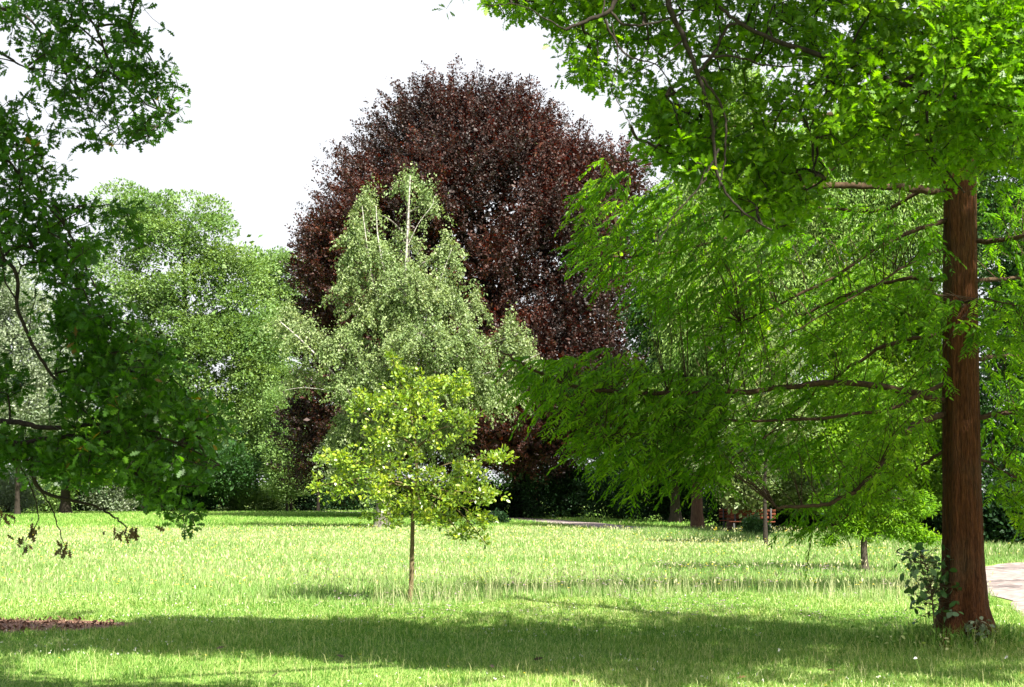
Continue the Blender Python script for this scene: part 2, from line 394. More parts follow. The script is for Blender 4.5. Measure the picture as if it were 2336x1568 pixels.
tuft = np.hypot(P[:, 0]-TRUNK[0], P[:, 1]-TRUNK[1])
tus = np.clip((vnoise(P[:, 0]+70, P[:, 1], .22, 21)-.72)*4, 0, 1)
h = (.016+.032*n_+.024*n2+.06*tus)*rng.uniform(.5, 1.4, len(P)) + .16*np.clip(1.2-tuft, 0, 1)*rng.random(len(P))
blades(ga, P, h, .0055+.002*(P[:, 1] > 17), 1.5, np.clip(rng.normal(.45, .30, len(P))+.35*(n2-.5), 0, .98))
# longer single stalks in the mown lawn
P = field(11, 22.5, 2600); blades(ga, P, rng.uniform(.1, .2, len(P)), .004, .5, np.full(len(P), .97))
tag(ga.build('lawn_grass', M['grass']), 'short bright green mown grass of the near lawn', 'grass', kind='stuff')
ma = Acc()
P = field(21.4, 64, 420000, 2.0); P = P[P[:, 1] > edge(P[:, 0])-.2]
n_ = vnoise(P[:, 0]+50, P[:, 1], .9, 5); n2 = vnoise(P[:, 0]+50, P[:, 1], 5, 6); D = P[:, 1]
h = (.075+.085*n_+.04*n2)*rng.uniform(.5, 1.3, len(P))*np.clip((D-edge(P[:, 0])+1)/1.8, .35, 1)*np.interp(D, [20, 30, 60], [1.1, 1, .7])
blades(ma, P, h, .005+.0002*D, 1.1, np.clip(rng.normal(.42, .24, len(P))+.4*(n2-.5), 0, 1))
# stalks with seed heads
P = field(22.5, 62, 17000, 2.0); P = P[P[:, 1] > edge(P[:, 0])+.1]; D = P[:, 1]
h = rng.uniform(.16, .32, len(P))*np.interp(D, [20, 28, 60], [1.25, 1, .75]); w = .0022+.00011*D
blades(ma, P, h, w, .3, rng.uniform(.6, 1, len(P)))
hp = P + np.c_[rng.normal(0, .03, (len(P), 2)), h*.95]
put(ma, T_FROND, hp, norm(rng.normal(size=(len(P), 3))*.3+np.array([0, 0, 1])), rdir(len(P)), rng.uniform(.04, .075, len(P))*(1+D*.004), rng.uniform(.8, 1, len(P)))
tt = rng.random(16000); D = 36+tt*20; X = np.interp(D, [36, 40, 44, 50, 56], [13.2, 11.5, 9.6, 6.6, 5.2])+rng.normal(0, .7, len(D)); P = np.c_[X, D, np.zeros(len(D))]; P = P[path_dist(P) > .05]
blades(ma, P, rng.uniform(.18, .42, len(P)), .014, .5, np.clip(rng.normal(.35, .25, len(P)), 0, 1))
# taller stalks along the mown edge
X = rng.uniform(-2, 6.5, 900); P = np.c_[X, edge(X)+rng.uniform(.1, 1.6, len(X)), np.zeros(len(X))]
blades(ma, P, rng.uniform(.25, .5, len(P)), .006, .7, rng.uniform(.7, 1, len(P)))
tag(ma.build('meadow_grass', M['meadow']), 'tall pale meadow grass with seed heads across the middle of the park', 'grass', kind='stuff')
fa = Acc()
P = field(61, 128, 200000, 4); D = P[:, 1]; n2 = vnoise(P[:, 0]+100, P[:, 1], 6, 8)
blades(fa, P, rng.uniform(.06, .16, len(P))*(1+D*.002), .014+.00016*D, .8, np.clip(rng.normal(.4, .22, len(P))+.3*(n2-.5), 0, 1))
tag(fa.build('far_lawn_grass', M['grass']), 'green mown grass strip under the far trees', 'grass', kind='stuff')
# flowers as dense ground cover
fl = Acc()
def heads(acc, P, h, r):
    c = P + np.c_[np.zeros((len(P), 2)), h]
    for k in range(5):
        a = k*2*np.pi/5
        put(acc, T_OVAL, c, np.c_[np.full(len(c), math.cos(a)), np.full(len(c), math.sin(a)), rng.uniform(.1, .6, len(c))], np.tile([0, 0, 1.], (len(c), 1)) + rng.normal(size=(len(c), 3))*.2, r)
P = np.vstack([field(23.5, 60, 3000), field(23.2, 27, 160)]); P = P[P[:, 1] > edge(P[:, 0])]
heads(fl, P, rng.uniform(.14, .26, len(P)), .012+.0004*P[:, 1])
P2 = field(12, 23, 140); heads(fl, P2, rng.uniform(.05, .1, len(P2)), .011)
tag(fl.build('yellow_flowers', M['flower_y']), 'tiny yellow flowers scattered through the grass', 'flowers', kind='stuff')
fl = Acc(); P = field(18.5, 30, 3500); P = P[(P[:, 0] > -3.5) & (P[:, 0] < 6) & (vnoise(P[:, 0]+30, P[:, 1], 1.2, 9) > .5)]
heads(fl, P, rng.uniform(.06, .16, len(P))+.12*(P[:, 1] > 23), .015+.0003*P[:, 1])
tag(fl.build('clover_flowers', M['flower_p']), 'small mauve clover heads in the grass around the young tree', 'flowers', kind='stuff')

fl = Acc(); P = field(11.5, 24, 2200, 1.2); P = P[(vnoise(P[:, 0]+60, P[:, 1], 1.6, 12) > .55)]
c = P+np.c_[np.zeros((len(P), 2)), rng.uniform(.03, .08, len(P))]
for k in range(4): put(fl, T_OVAL, c, rdir(len(c)), rdir(len(c)), .014)
tag(fl.build('white_clover', solid_mat('white_clover_heads', [(.3, (.45, .45, .38)), (.7, (.65, .63, .55))], ns=20)), 'tiny white clover heads dotted through the mown lawn', 'flowers', kind='stuff')

# ------------------------------------------------------------------ copper beech
Db = 92.
bl = [lobe(1070, 640, 385, 445, Db, 9.5), lobe(820, 640, 130, 190, Db-3, 4), lobe(735, 630, 55, 80, Db-2, 3), lobe(1340, 760, 150, 280, Db-4, 5), lobe(1060, 330, 230, 150, Db-1, 5),
      lobe(1300, 420, 110, 110, Db-1, 4), lobe(1420, 420, 50, 80, Db, 3), lobe(1200, 900, 240, 190, Db-6, 4.5), lobe(1420, 950, 100, 150, Db-4, 4), lobe(740, 900, 70, 210, Db-2, 3), lobe(850, 900, 130, 220, Db-2, 5), lobe(1080, 960, 300, 120, Db-1, 5), lobe(690, 1000, 40, 120, Db-1, 2.5)]
for k in range(26):
    d_ = rdir(1)[0]; d_[1] = -abs(d_[1])*.8; d_[2] = abs(d_[2])*1.2-.35; d_ = d_/np.linalg.norm(d_)
    bl.append((bl[0][0]+d_*bl[0][1]*np.array([.77, .84, .84]), np.array([2.2, 2.0, 1.7])*rng.uniform(.75, 1.25)))
bb = at(1200, 1178, Db); bb[2] = 0
beech = tree('copper_beech', 'huge domed copper beech with dark purple-red leaves behind the pale birch', 'tree', bb,
     [at(1195, 1080, Db), at(1160, 900, Db), at(1110, 600, Db), at(1080, 330, Db)], (.95, .12), bl, M['beech'], M['bark_d'], 5000, .72, 105, .155, core=2400, cscale=.8, csize=2.3, twign=900, elong=1.6, axis_up=.5, inner=.7, randn=.7, zmin=1.4, spray=True)
# ivy round its trunk and a split strip of bare red wood
iv = Acc(); n = 2600; a = rng.uniform(0, 2*np.pi, n); z = 6.0*rng.random(n)**1.1; rr = 1.12 + .25*rng.random(n) + .5*np.exp(-z*1.3)
p = np.c_[bb[0]+rr*np.cos(a), bb[1]+rr*np.sin(a), z]
p = p[~((p[:, 0] > bb[0]+.35) & (p[:, 2] > 1.6) & (p[:, 1] < bb[1]))]; a = np.arctan2(p[:, 1]-bb[1], p[:, 0]-bb[0])
put(iv, T_OVAL, p, norm(np.c_[np.cos(a)*.3, np.sin(a)*.3, -np.ones(len(p))]+rng.normal(size=(len(p), 3))*.4), np.c_[np.cos(a), np.sin(a), np.full(len(p), .3)], rng.uniform(.14, .26, len(p)))
iv.build('ivy', M['ivy'], beech)
sn = Acc(); tube(sn, [bb+np.array([.45, -1.02, 1.0]), bb+np.array([.5, -1.0, 2.2]), bb+np.array([.32, -.85, 3.4]), bb+np.array([.5, -.8, 4.2])], [.28, .3, .22, .05], 7, .12)
sn.build('bare_wood', solid_mat('torn_red_wood', [(.3, (.13, .05, .03)), (.7, (.36, .18, .11))], (8, 8, 1), 4), beech)

# ------------------------------------------------------------------ birch
Dr = 66.
rl = [lobe(*q, Dr + dq) for q, dq in [((932, 425, 40, 26), 0), ((975, 470, 24, 40), 0), ((840, 480, 30, 45), 0), ((812, 560, 36, 45), -1), ((860, 600, 55, 50), -1), ((925, 560, 38, 30), 0), ((1022, 590, 32, 45), -1),
     ((800, 650, 42, 38), -1), ((935, 660, 80, 50), -2), ((1020, 690, 50, 45), -1), ((880, 720, 85, 50), -1), ((1085, 700, 30, 32), 0), ((655, 745, 40, 42), 0), ((705, 775, 50, 40), -1), ((790, 800, 62, 42), -1.5), ((960, 790, 95, 55), -2.5), ((1060, 790, 60, 45), -2), ((1165, 770, 34, 45), -1), ((1195, 825, 34, 34), 0),
     ((840, 870, 90, 50), -1.5), ((960, 880, 100, 55), -1), ((1080, 880, 75, 48), -1), ((690, 868, 50, 22), 0), ((850, 980, 100, 55), 0), ((785, 1020, 55, 42), 0), ((1160, 900, 40, 34), 0), ((960, 990, 100, 50), .5), ((840, 1070, 70, 40), 0)]]
bs = at(873, 1207, Dr); bs[2] = 0
birch = tree('silver_birch', 'pale green silver birch with bare white stems in front of the purple beech', 'tree', bs,
     [at(878, 1100, Dr), at(890, 950, Dr), at(915, 780, Dr), at(928, 600, Dr), at(932, 430, Dr)], (.36, .06), rl, M['birch'], M['bark_g'], 1500, .42, 62, .12, spray=True, core=0, twign=900, elong=1.9, axis_up=-1.1, drop=.7, inner=.35, randn=.6)
st = Acc()
for pl, r0 in (([(905, 760), (880, 640), (862, 540), (858, 470)], .085), ([(890, 780), (850, 640), (832, 520), (826, 470)], .06), ([(920, 720), (926, 600), (932, 480), (936, 400)], .11), ([(800, 900), (740, 830), (680, 770), (640, 735)], .10), ([(960, 900), (1080, 860), (1170, 835), (1235, 805)], .05), ([(930, 560), (955, 510), (985, 470), (990, 450)], .035), ([(905, 900), (960, 760), (1000, 650), (1030, 570)], .07), ([(850, 960), (770, 900), (700, 885), (650, 890)], .045)):
    s = spline([at(x, y, Dr-1.4) for x, y in pl], 5); tube(st, s, np.linspace(r0*.6, r0*.2, len(s)), 6)
st.build('white_stems', M['bark_w'], birch, smooth=True)

# ------------------------------------------------------------------ young yellow-green tree
Dy = gD(1372)
yl = [lobe(*q, Dy + dq) for q, dq in [((893, 820, 14, 28), 0), ((915, 855, 28, 22), 0), ((970, 880, 60, 38), 0), ((1040, 885, 45, 35), .1), ((905, 925, 65, 42), -.1), ((840, 915, 35, 24), 0), ((815, 940, 22, 15), 0), ((980, 950, 95, 55), -.2), ((1065, 975, 32, 38), 0), ((880, 990, 75, 45), -.2), ((1000, 1005, 60, 30), -.1),
     ((900, 1060, 80, 45), 0), ((800, 1050, 55, 28), -.1), ((745, 1048, 22, 14), 0), ((780, 1105, 60, 38), 0), ((722, 1110, 15, 8), 0), ((870, 1120, 85, 42), -.2), ((985, 1100, 60, 40), 0), ((1060, 1085, 60, 38), .1), ((1130, 1045, 40, 12), 0), ((960, 1150, 80, 40), -.1), ((1060, 1140, 70, 40), -.1), ((1120, 1130, 30, 20), 0), ((880, 1180, 50, 22), 0), ((1010, 1185, 60, 24), .1), ((1095, 1190, 30, 20), 0), ((1050, 1218, 20, 16), 0), ((905, 1145, 45, 30), .2), ((975, 1180, 30, 24), -.3), ((1105, 1235, 10, 8), 0)]]
yb = at(936, 1362, Dy); yb[2] = 0
young = tree('young_tree', 'slender young tree with glossy yellow-green leaves alone in the meadow', 'tree', yb,
     [at(939, 1300, Dy), at(942, 1180, Dy), at(950, 1060, Dy), at(938, 950, Dy), at(905, 850, Dy), at(890, 800, Dy)], (.04, .006), yl, M['yellow'], M['bark_y'], 640, .074, 18, .064, tmpl=T_OVAL, twign=900, elong=1.5, axis_up=.3, flat=.9, inner=.1, randn=.6, back=1.0, flare=1.15, rise=.35, surf=.5, lmin=.42, wpow=.42)

# ------------------------------------------------------------------ far left group
def gp(x, D): p = at(x, 1150, D); p[2] = 0; return p
def ftree(name, label, cat, x, D, spec, leafm, ncl, rc=.9, nl=42, size=.24, r=.4, group='trees around the park meadow', barkm=M['bark_d'], top=None, **kw):
    ls = [lobe(a, b, c, d, D + (e[0] if e else 0), (e[1] if len(e) > 1 else None)) for a, b, c, d, *e in spec]
    ytop = min(s[1] for s in spec) if top is None else top
    stem = [at(x, 1100, D), at(x+4, (1100+ytop)/2, D), at(x-3, ytop, D)]
    return tree(name, label, cat, gp(x, D), stem, (r, r*.12), ls, leafm, barkm or M['bark'], ncl, rc, nl, size, group=group, **kw)
ftree('lime_tree', 'tallest broad pale green tree left of the copper beech, sky gaps in its crown', 'tree', 420, 120,
      [(300, 510, 75, 70), (360, 520, 75, 75), (450, 540, 65, 75), (510, 580, 60, 70), (550, 640, 45, 60), (270, 600, 60, 80), (330, 640, 90, 70), (440, 660, 100, 70), (540, 730, 65, 80), (380, 770, 120, 80), (500, 800, 110, 90), (590, 800, 55, 80), (300, 850, 110, 90), (430, 900, 120, 90), (580, 900, 75, 90), (350, 1000, 130, 80), (500, 1000, 110, 90), (600, 1010, 60, 80)],
      M['lime'], 330, 1.5, 400, .235, core=120, r=.55, twign=400, elong=1.0, flat=.75, inner=.6, randn=.45, surf=.22)
ftree('distant_lime_tree', 'small pale tree peeping between the tall left tree and the copper beech', 'tree', 628, 138, [(600, 620, 42, 50), (630, 650, 42, 55), (645, 720, 50, 70), (630, 790, 60, 90), (620, 900, 60, 90)], M['lime'], 110, 1.3, 250, .25, core=40, twign=80, randn=.45, surf=.22)
ftree('silver_leaved_tree', 'grey silvery-leaved tree at the left edge behind the dark oak branches', 'tree', 40, 100, [(10, 660, 70, 80), (70, 740, 80, 80), (10, 830, 110, 100), (100, 850, 70, 80), (60, 930, 120, 80), (-80, 850, 110, 200)], M['silver'], 300, 1.2, 190, .2, r=.2, core=90, twign=150, randn=.5, surf=.25)
ftree('leafy_maple', 'bright green maple low at the left edge under the silvery tree', 'tree', 150, 104, [(40, 990, 110, 50), (150, 1000, 90, 60), (240, 1010, 80, 60), (200, 1060, 110, 50)], M['bright'], 800, .7, 42, .2, twign=150)
ftree('young_maple', 'slim pale green maple between the tall left tree and the beech', 'tree', 655, 112, [(650, 1010, 45, 70), (660, 1080, 50, 60), (640, 930, 35, 50)], M['lime'], 520, .55, 42, .17, r=.1, twign=150)
ftree('holm_oak', 'dense dark green round tree beneath the tall pale left tree', 'tree', 330, 113, [(330, 1060, 90, 60), (430, 1070, 90, 55), (250, 1080, 80, 50), (520, 1080, 80, 50)], M['deep'], 380, .95, 90, .2, core=150, twign=120, randn=.5)
# shrubs along the far edge of the lawn
def shrub(label, x, D, w, h, leafm, ncl, rc=.35, size=.14, nl=36, name='shrub', group='shrubs along the far edge of the lawn'):
    s = D/F; b = gp(x, D); root = empty(name, b); tag(root, label, 'shrub', group)
    a = Acc(); wm = w*s; hm = h*s
    ls = [(b+np.array([dx*wm, dy*wm*.5, hm*dz]), np.array([wm*.55, wm*.45, hm*.42])) for dx, dy, dz in ((0, 0, .5), (-.5, .2, .38), (.5, -.1, .36), (.15, -.4, .33), (-.2, 0, .62))]
    P = crown(a, ls, ncl, rc, nl, size, T_RHOMB, inner=.3, zmin=.06)
    sa = Acc(); k = 60; base = b+np.c_[rng.normal(0, .15*wm, (k, 1)), rng.normal(0, .1, (k, 1)), np.zeros((k, 1))-.05]
    twigs(sa, base, P[:k] if len(P) >= k else P[rng.integers(0, len(P), k)], .03*min(1, hm/2), .008)
    sa.build('stems', M['bark'], root); a.build('foliage', leafm, root)
    return root
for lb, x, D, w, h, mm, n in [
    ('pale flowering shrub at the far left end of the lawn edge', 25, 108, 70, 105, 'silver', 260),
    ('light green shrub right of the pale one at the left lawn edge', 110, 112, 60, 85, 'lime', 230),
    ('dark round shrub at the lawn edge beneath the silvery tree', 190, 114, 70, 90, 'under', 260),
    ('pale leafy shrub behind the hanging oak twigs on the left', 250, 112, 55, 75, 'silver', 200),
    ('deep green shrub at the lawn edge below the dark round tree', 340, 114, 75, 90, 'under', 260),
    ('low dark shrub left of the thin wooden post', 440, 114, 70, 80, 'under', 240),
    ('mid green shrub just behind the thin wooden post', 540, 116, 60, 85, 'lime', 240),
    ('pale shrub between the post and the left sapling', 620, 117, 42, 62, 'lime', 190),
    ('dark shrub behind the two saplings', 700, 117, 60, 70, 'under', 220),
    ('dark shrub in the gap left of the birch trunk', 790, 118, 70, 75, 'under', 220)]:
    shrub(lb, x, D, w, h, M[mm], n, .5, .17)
# distant woodland closing the view: one mass
wa = Acc(); wl = []
for x in np.linspace(-110, 110, 46):
    hh = rng.uniform(9, 14); D = 132+rng.uniform(-4, 9)
    if 10 < x < 60: D = 102+rng.uniform(-3, 6)
    wl.append((np.array([x, D, hh*.45]), np.array([4.2, 3, hh*.5])))
crown(wa, wl, 5600, 1.15, 42, .34, T_RHOMB, inner=.55, zmin=.1, back=.1)
tag(wa.build('woodland', M['deep']), 'dark wood of dense trees closing the far side of the park', 'woodland', kind='stuff')

# saplings and post
for x, lb in ((664, 'thin sapling with a dark stem standing left of its twin at the far lawn'), (726, 'thin sapling with a paler stem nearest the birch on the far lawn')):
    D = gD(1168)-1
    ftree('sapling', lb, 'sapling', x, D, [(x, 1075, 26, 40), (x+5, 1040, 20, 35), (x-6, 1105, 22, 20)], M['bright'], 60, .4, 22, .15, r=.11, group='saplings on the far lawn', twign=40)
pa = Acc(); pb = gp(581, gD(1166)-2); tube(pa, [pb-np.array([0, 0, .1]), pb+np.array([0, 0, .6]), pb+np.array([0, 0, 1.2]), pb+np.array([.01, 0, 1.23])], [.07, .065, .065, .02], 8, .03)
o = pa.build('wooden_post', solid_mat('weathered_wood', [(.3, (.2, .15, .1)), (.7, (.38, .31, .23))], (10, 10, 1), 5), origin=pb)
tag(o, 'thin weathered wooden post at the far lawn edge left of the saplings', 'post')

# ------------------------------------------------------------------ right background
ftree('weeping_cypress', 'tall pale feathery cypress behind the redwood, drooping sprays', 'tree', 1720, 62,
      [(1690, 210, 40, 70, 0), (1660, 340, 90, 100, 0), (1620, 480, 110, 120, 0), (1760, 420, 110, 130, 1), (1600, 640, 130, 130, 0), (1740, 620, 120, 140, 0), (1650, 800, 150, 120, 0), (1560, 930, 110, 90, 0)],
      M['weep'], 1700, .6, 80, .14, core=400, r=.4, barkm=M['bark_c'], twign=500, elong=1.9, axis_up=-.9, flat=1, drop=1.2, top=170, group=None, tmpl=T_FROND)
ftree('swamp_cypress', 'broad light green cypress just left of the redwood trunk, far behind', 'tree', 2010, 56,
      [(1880, 350, 80, 80, 0), (1990, 340, 110, 90, 0), (2120, 360, 110, 100, 1), (1900, 500, 110, 110, 0), (2040, 520, 120, 120, 0), (2180, 520, 100, 130, 0), (1860, 680, 110, 100, 0), (2000, 700, 120, 110, 0)],
      M['weep'], 1500, .6, 80, .14, core=350, r=.35, barkm=M['bark_c'], twign=450, elong=1.9, axis_up=-.9, flat=1, drop=1.2, group=None, tmpl=T_FROND)
ftree('dark_conifer', 'dark green conifer between the beech and the pale cypress', 'tree', 1540, 76,
      [(1520, 560, 60, 110, 0), (1530, 740, 90, 120, 0), (1560, 900, 110, 120, 0), (1480, 1000, 90, 100, 0), (1620, 1010, 110, 90, 0)],
      M['deep'], 1000, .65, 70, .17, core=250, r=.3, barkm=M['bark_d'], twign=300, elong=1.6, axis_up=-.5, drop=.8, group=None)
ftree('golden_maple', 'bright yellow-green maple seen left of the redwood trunk', 'tree', 1990, 47,
      [(1980, 700, 90, 70, 0), (2080, 720, 80, 80, 0), (1920, 790, 90, 70, 0), (2040, 820, 110, 80, 0), (1960, 920, 120, 80, -1), (2090, 940, 80, 90, -1), (1880, 1010, 100, 70, -1), (2000, 1040, 120, 70, -1.5), (2120, 1080, 70, 80, -1)],
      M['bright'], 800, .55, 110, .11, core=180, r=.16, twign=300, elong=1.1, group=None, randn=.5)
ftree('tulip_tree', 'pale bushy young tree in front of the pale cypress', 'tree', 1745, 45,
      [(1750, 800, 55, 45, 0), (1710, 850, 55, 40, 0), (1790, 850, 50, 40, 0), (1750, 910, 80, 50, 0), (1720, 970, 70, 50, 0), (1800, 970, 70, 50, 0)],
      M['birch'], 420, .33, 50, .09, r=.07, twign=150, group=None)
ftree('hornbeam', 'low grey-green tree whose boughs hang over the bench', 'tree', 1740, 60,
      [(1640, 1060, 60, 35, -1), (1700, 1090, 70, 50, -1.5), (1780, 1050, 90, 60, 0), (1700, 1140, 50, 26, -1.5), (1830, 1110, 70, 60, 0), (1890, 1120, 60, 50, 0)],
      M['birch'], 900, .4, 55, .11, core=150, r=.12, twign=300, group=None)
ftree('dark_yew', 'dark dense tree filling the gap right of the redwood trunk', 'tree', 2380, 44,
      [(2290, 560, 80, 110, 0), (2330, 760, 100, 120, 0), (2290, 930, 80, 100, 0), (2330, 1090, 110, 110, 0), (2300, 400, 90, 90, 0), (2420, 700, 120, 300, 1)],
      M['deep'], 1700, .42, 44, .12, r=.3, twign=300, group=None)
# cypress trunks with boughs at the far path
for x, D, r, lb, spec in ((1590, 66, .30, 'thick reddish fluted trunk beside the far path, dark boughs above', [(1570, 930, 90, 80, 0), (1620, 1010, 90, 60, 0), (1540, 1020, 80, 50, 0)]),
                    (1668, 62, .20, 'lighter trunk with sunlit bark just left of the benches', [(1700, 960, 90, 60, 0), (1650, 1030, 80, 40, 0)])):
    ftree('path_cypress', lb, 'tree', x, D, spec, M['deep'], 420, .5, 40, .14, r=r, barkm=M['bark_c'], group='cypress trunks by the far path', twign=80, flare=1.15)
# dark shrub wall behind path
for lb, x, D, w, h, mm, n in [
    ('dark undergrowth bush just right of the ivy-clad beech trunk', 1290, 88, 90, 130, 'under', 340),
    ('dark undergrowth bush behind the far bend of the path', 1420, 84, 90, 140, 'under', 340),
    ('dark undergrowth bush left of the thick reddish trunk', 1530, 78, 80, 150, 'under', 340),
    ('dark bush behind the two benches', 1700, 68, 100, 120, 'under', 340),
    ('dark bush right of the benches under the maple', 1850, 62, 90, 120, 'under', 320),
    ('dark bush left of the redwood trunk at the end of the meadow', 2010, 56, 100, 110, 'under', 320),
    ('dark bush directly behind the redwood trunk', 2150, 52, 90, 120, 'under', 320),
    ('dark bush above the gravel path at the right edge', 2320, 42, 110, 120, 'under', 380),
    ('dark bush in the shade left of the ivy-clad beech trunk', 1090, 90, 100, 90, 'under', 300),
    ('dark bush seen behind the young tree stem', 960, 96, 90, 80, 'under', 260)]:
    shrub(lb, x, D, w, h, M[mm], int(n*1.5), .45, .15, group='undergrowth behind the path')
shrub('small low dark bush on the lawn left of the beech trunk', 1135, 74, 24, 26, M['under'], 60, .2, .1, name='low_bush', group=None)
shrub('leafy green bush in front of the benches at the meadow edge', 1722, 50, 34, 52, M['ivy'], 170, .16, .07, name='low_bush', group=None)
# small redwood
Ds = gD(1303)
sm = [lobe(*q, Ds) for q in ((2090, 1150, 40, 30), (1895, 1150, 35, 26), (2110, 1225, 28, 18), (1890, 1225, 26, 16), (1980, 870, 35, 50), (1970, 1150, 60, 40), (1925, 1190, 40, 30), (2030, 1180, 55, 35), (1960, 1210, 50, 26), (2070, 1215, 45, 24), (1990, 1100, 60, 40), (1985, 1030, 50, 50), (1985, 950, 40, 50))]
sb = gp(1970, Ds)
tree('young_redwood', 'small bright green redwood with a bare short trunk left of the big trunk', 'tree', sb, [at(1971, 1240, Ds), at(1975, 1100, Ds), at(1985, 860, Ds)], (.085, .02), sm, M['redwood_y'], M['bark'], 560, .15, 34, .085, tmpl=T_FROND, twign=200, drop=.6, inner=.2, flare=1.4, lmin=.5, rise=.1)

# ------------------------------------------------------------------ benches
slat = solid_mat('orange_brown_slats', [(.3, (.07, .017, .008)), (.7, (.13, .04, .017))], (1, 8, 8), 6)
iron = solid_mat('dark_iron', [(.3, (.03, .03, .03)), (.7, (.06, .06, .06))], ns=5)
def box(a, x0, x1, y0, y1, z0, z1, T):
    v = np.array([(x, y, z) for z in (z0, z1) for x, y in ((x0, y0), (x1, y0), (x1, y1), (x0, y1))])
    v = v@T[0] + T[1]
    a.add(v, [[0, 3, 2, 1], [4, 5, 6, 7], [0, 1, 5, 4], [1, 2, 6, 5], [2, 3, 7, 6], [3, 0, 4, 7]])
def bench(lb, x, D, rot):
    b = gp(x, D); root = empty('park_bench', b); tag(root, lb, 'bench', 'benches by the far path')
    c, s = math.cos(rot), math.sin(rot); T = (np.array([[c, s, 0], [-s, c, 0], [0, 0, 1]]), b)
    a = Acc()
    for k in range(4): box(a, -.85, .85, -.22+k*.12, -.12+k*.12, .43, .465, T)
    a.build('seat', slat, root); a = Acc()
    for k in range(3): box(a, -.85, .85, .25+k*.03, .285+k*.03, .55+k*.13, .65+k*.13, T)
    a.build('backrest', slat, root)
    for sx in (-.68, .68):
        a = Acc(); box(a, sx-.03, sx+.03, -.2, -.14, -.02, .43, T); box(a, sx-.03, sx+.03, .2, .25, -.02, .95, T); box(a, sx-.03, sx+.03, -.14, .2, .38, .43, T)
        a.build('leg', iron, root)
bench('sunlit orange-brown slatted bench behind the leafy bush', 1716, 58, -.25)
bench('shaded dark red slatted bench right behind the lighter trunk', 1690, 60.5, -.1)

# ------------------------------------------------------------------ big dawn redwood
Dt = TRUNK[1]
rw = empty('dawn_redwood', TRUNK); tag(rw, 'big redwood with thick red-brown fluted trunk and drooping feathery branches at right', 'tree')
ta = Acc(); K, SD = 110, 96
zz = np.concatenate([np.linspace(-.15, 1.4, 34), np.linspace(1.45, 17, K-34)])
V = []; pr = [at(2198, 1440, Dt)[0], at(2196, 1200, Dt)[0], at(2192, 900, Dt)[0], at(2190, 420, Dt)[0]]
for z in zz:
    yv = 1118-(z-1.65)*F/Dt
    cx = np.interp(yv, [420, 900, 1200, 1440], pr[::-1])
    r = np.interp(z, [-.15, .0, .15, .4, .9, 1.65, 3, 5.3, 17], [.43, .365, .285, .232, .211, .197, .184, .167, .03])
    for k in range(SD):
        a = 2*np.pi*k/SD
        fl = (.26*np.exp(-max(z, 0)*2.0)+.04)*(math.sin(5*a+.6)+.6*math.sin(8*a+1.3+z*.15)) + .016*math.sin(17*a+z*.9+.6*math.sin(z*2))+.014*math.sin(25*a-z*1.3)
        q = r*(1+fl)+rng.normal()*.0018
        V.append((cx+q*math.cos(a), Dt+q*math.sin(a), z))
i = np.arange(K-1)[:, None]*SD; j = np.arange(SD)[None]; j2 = (j+1) % SD
ta.add(V, np.stack([i+j, i+j2, i+SD+j2, i+SD+j], -1).reshape(-1, 4))
def redwood_bark():
    m, t, o = nt('redwood_bark')
    f = noise(t, 3.2, 8, coords(t, (14, 14, .9)), .65); g = noise(t, 1.6, 4, coords(t, (1, 1, .6))); h = noise(t, 30, 5, coords(t, (3, 3, .35)))
    c = ramp(t, f, [(.30, (.010, .005, .003)), (.46, (.06, .022, .007)), (.6, (.13, .045, .014)), (.8, (.23, .10, .038))])
    c = mixrgb(t, ramp(t, g, [(.45, (0, 0, 0)), (.7, (.8, .8, .8))]), c, (.075, .075, .042))
    c = mixrgb(t, .5, c, ramp(t, h, [(.35, (.02, .008, .003)), (.65, (.16, .064, .022))]))
    p = t.nodes.new('ShaderNodeBsdfPrincipled'); t.links.new(c, p.inputs[0]); p.inputs['Roughness'].default_value = .9; p.inputs['Specular IOR Level'].default_value = .15
    b = t.nodes.new('ShaderNodeBump'); b.inputs['Strength'].default_value = .9; b.inputs['Distance'].default_value = .07
    ad = t.nodes.new('ShaderNodeMath'); ad.operation = 'ADD'; t.links.new(f, ad.inputs[0]); t.links.new(h, ad.inputs[1])
    t.links.new(ad.outputs[0], b.inputs['Height']); t.links.new(b.outputs[0], p.inputs['Normal']); t.links.new(p.outputs[0], o.inputs[0]); return m
M['rwbark'] = redwood_bark()
ta.build('trunk', M['rwbark'], rw, smooth=True)
LS = []
def limb(parent, pts, r0, r1, m, name='branch', sides=7, jit=.012):
    s = spline([np.asarray(p) for p in pts], 7, jit*.6); a = Acc(); tube(a, s, (r0-r1)*np.linspace(1, 0, len(s))**1.25*.85+r1, sides, .05)
    a.build(name, m, parent, smooth=True); return s
def px(l): return [at(x, y, D) for x, y, D in l]
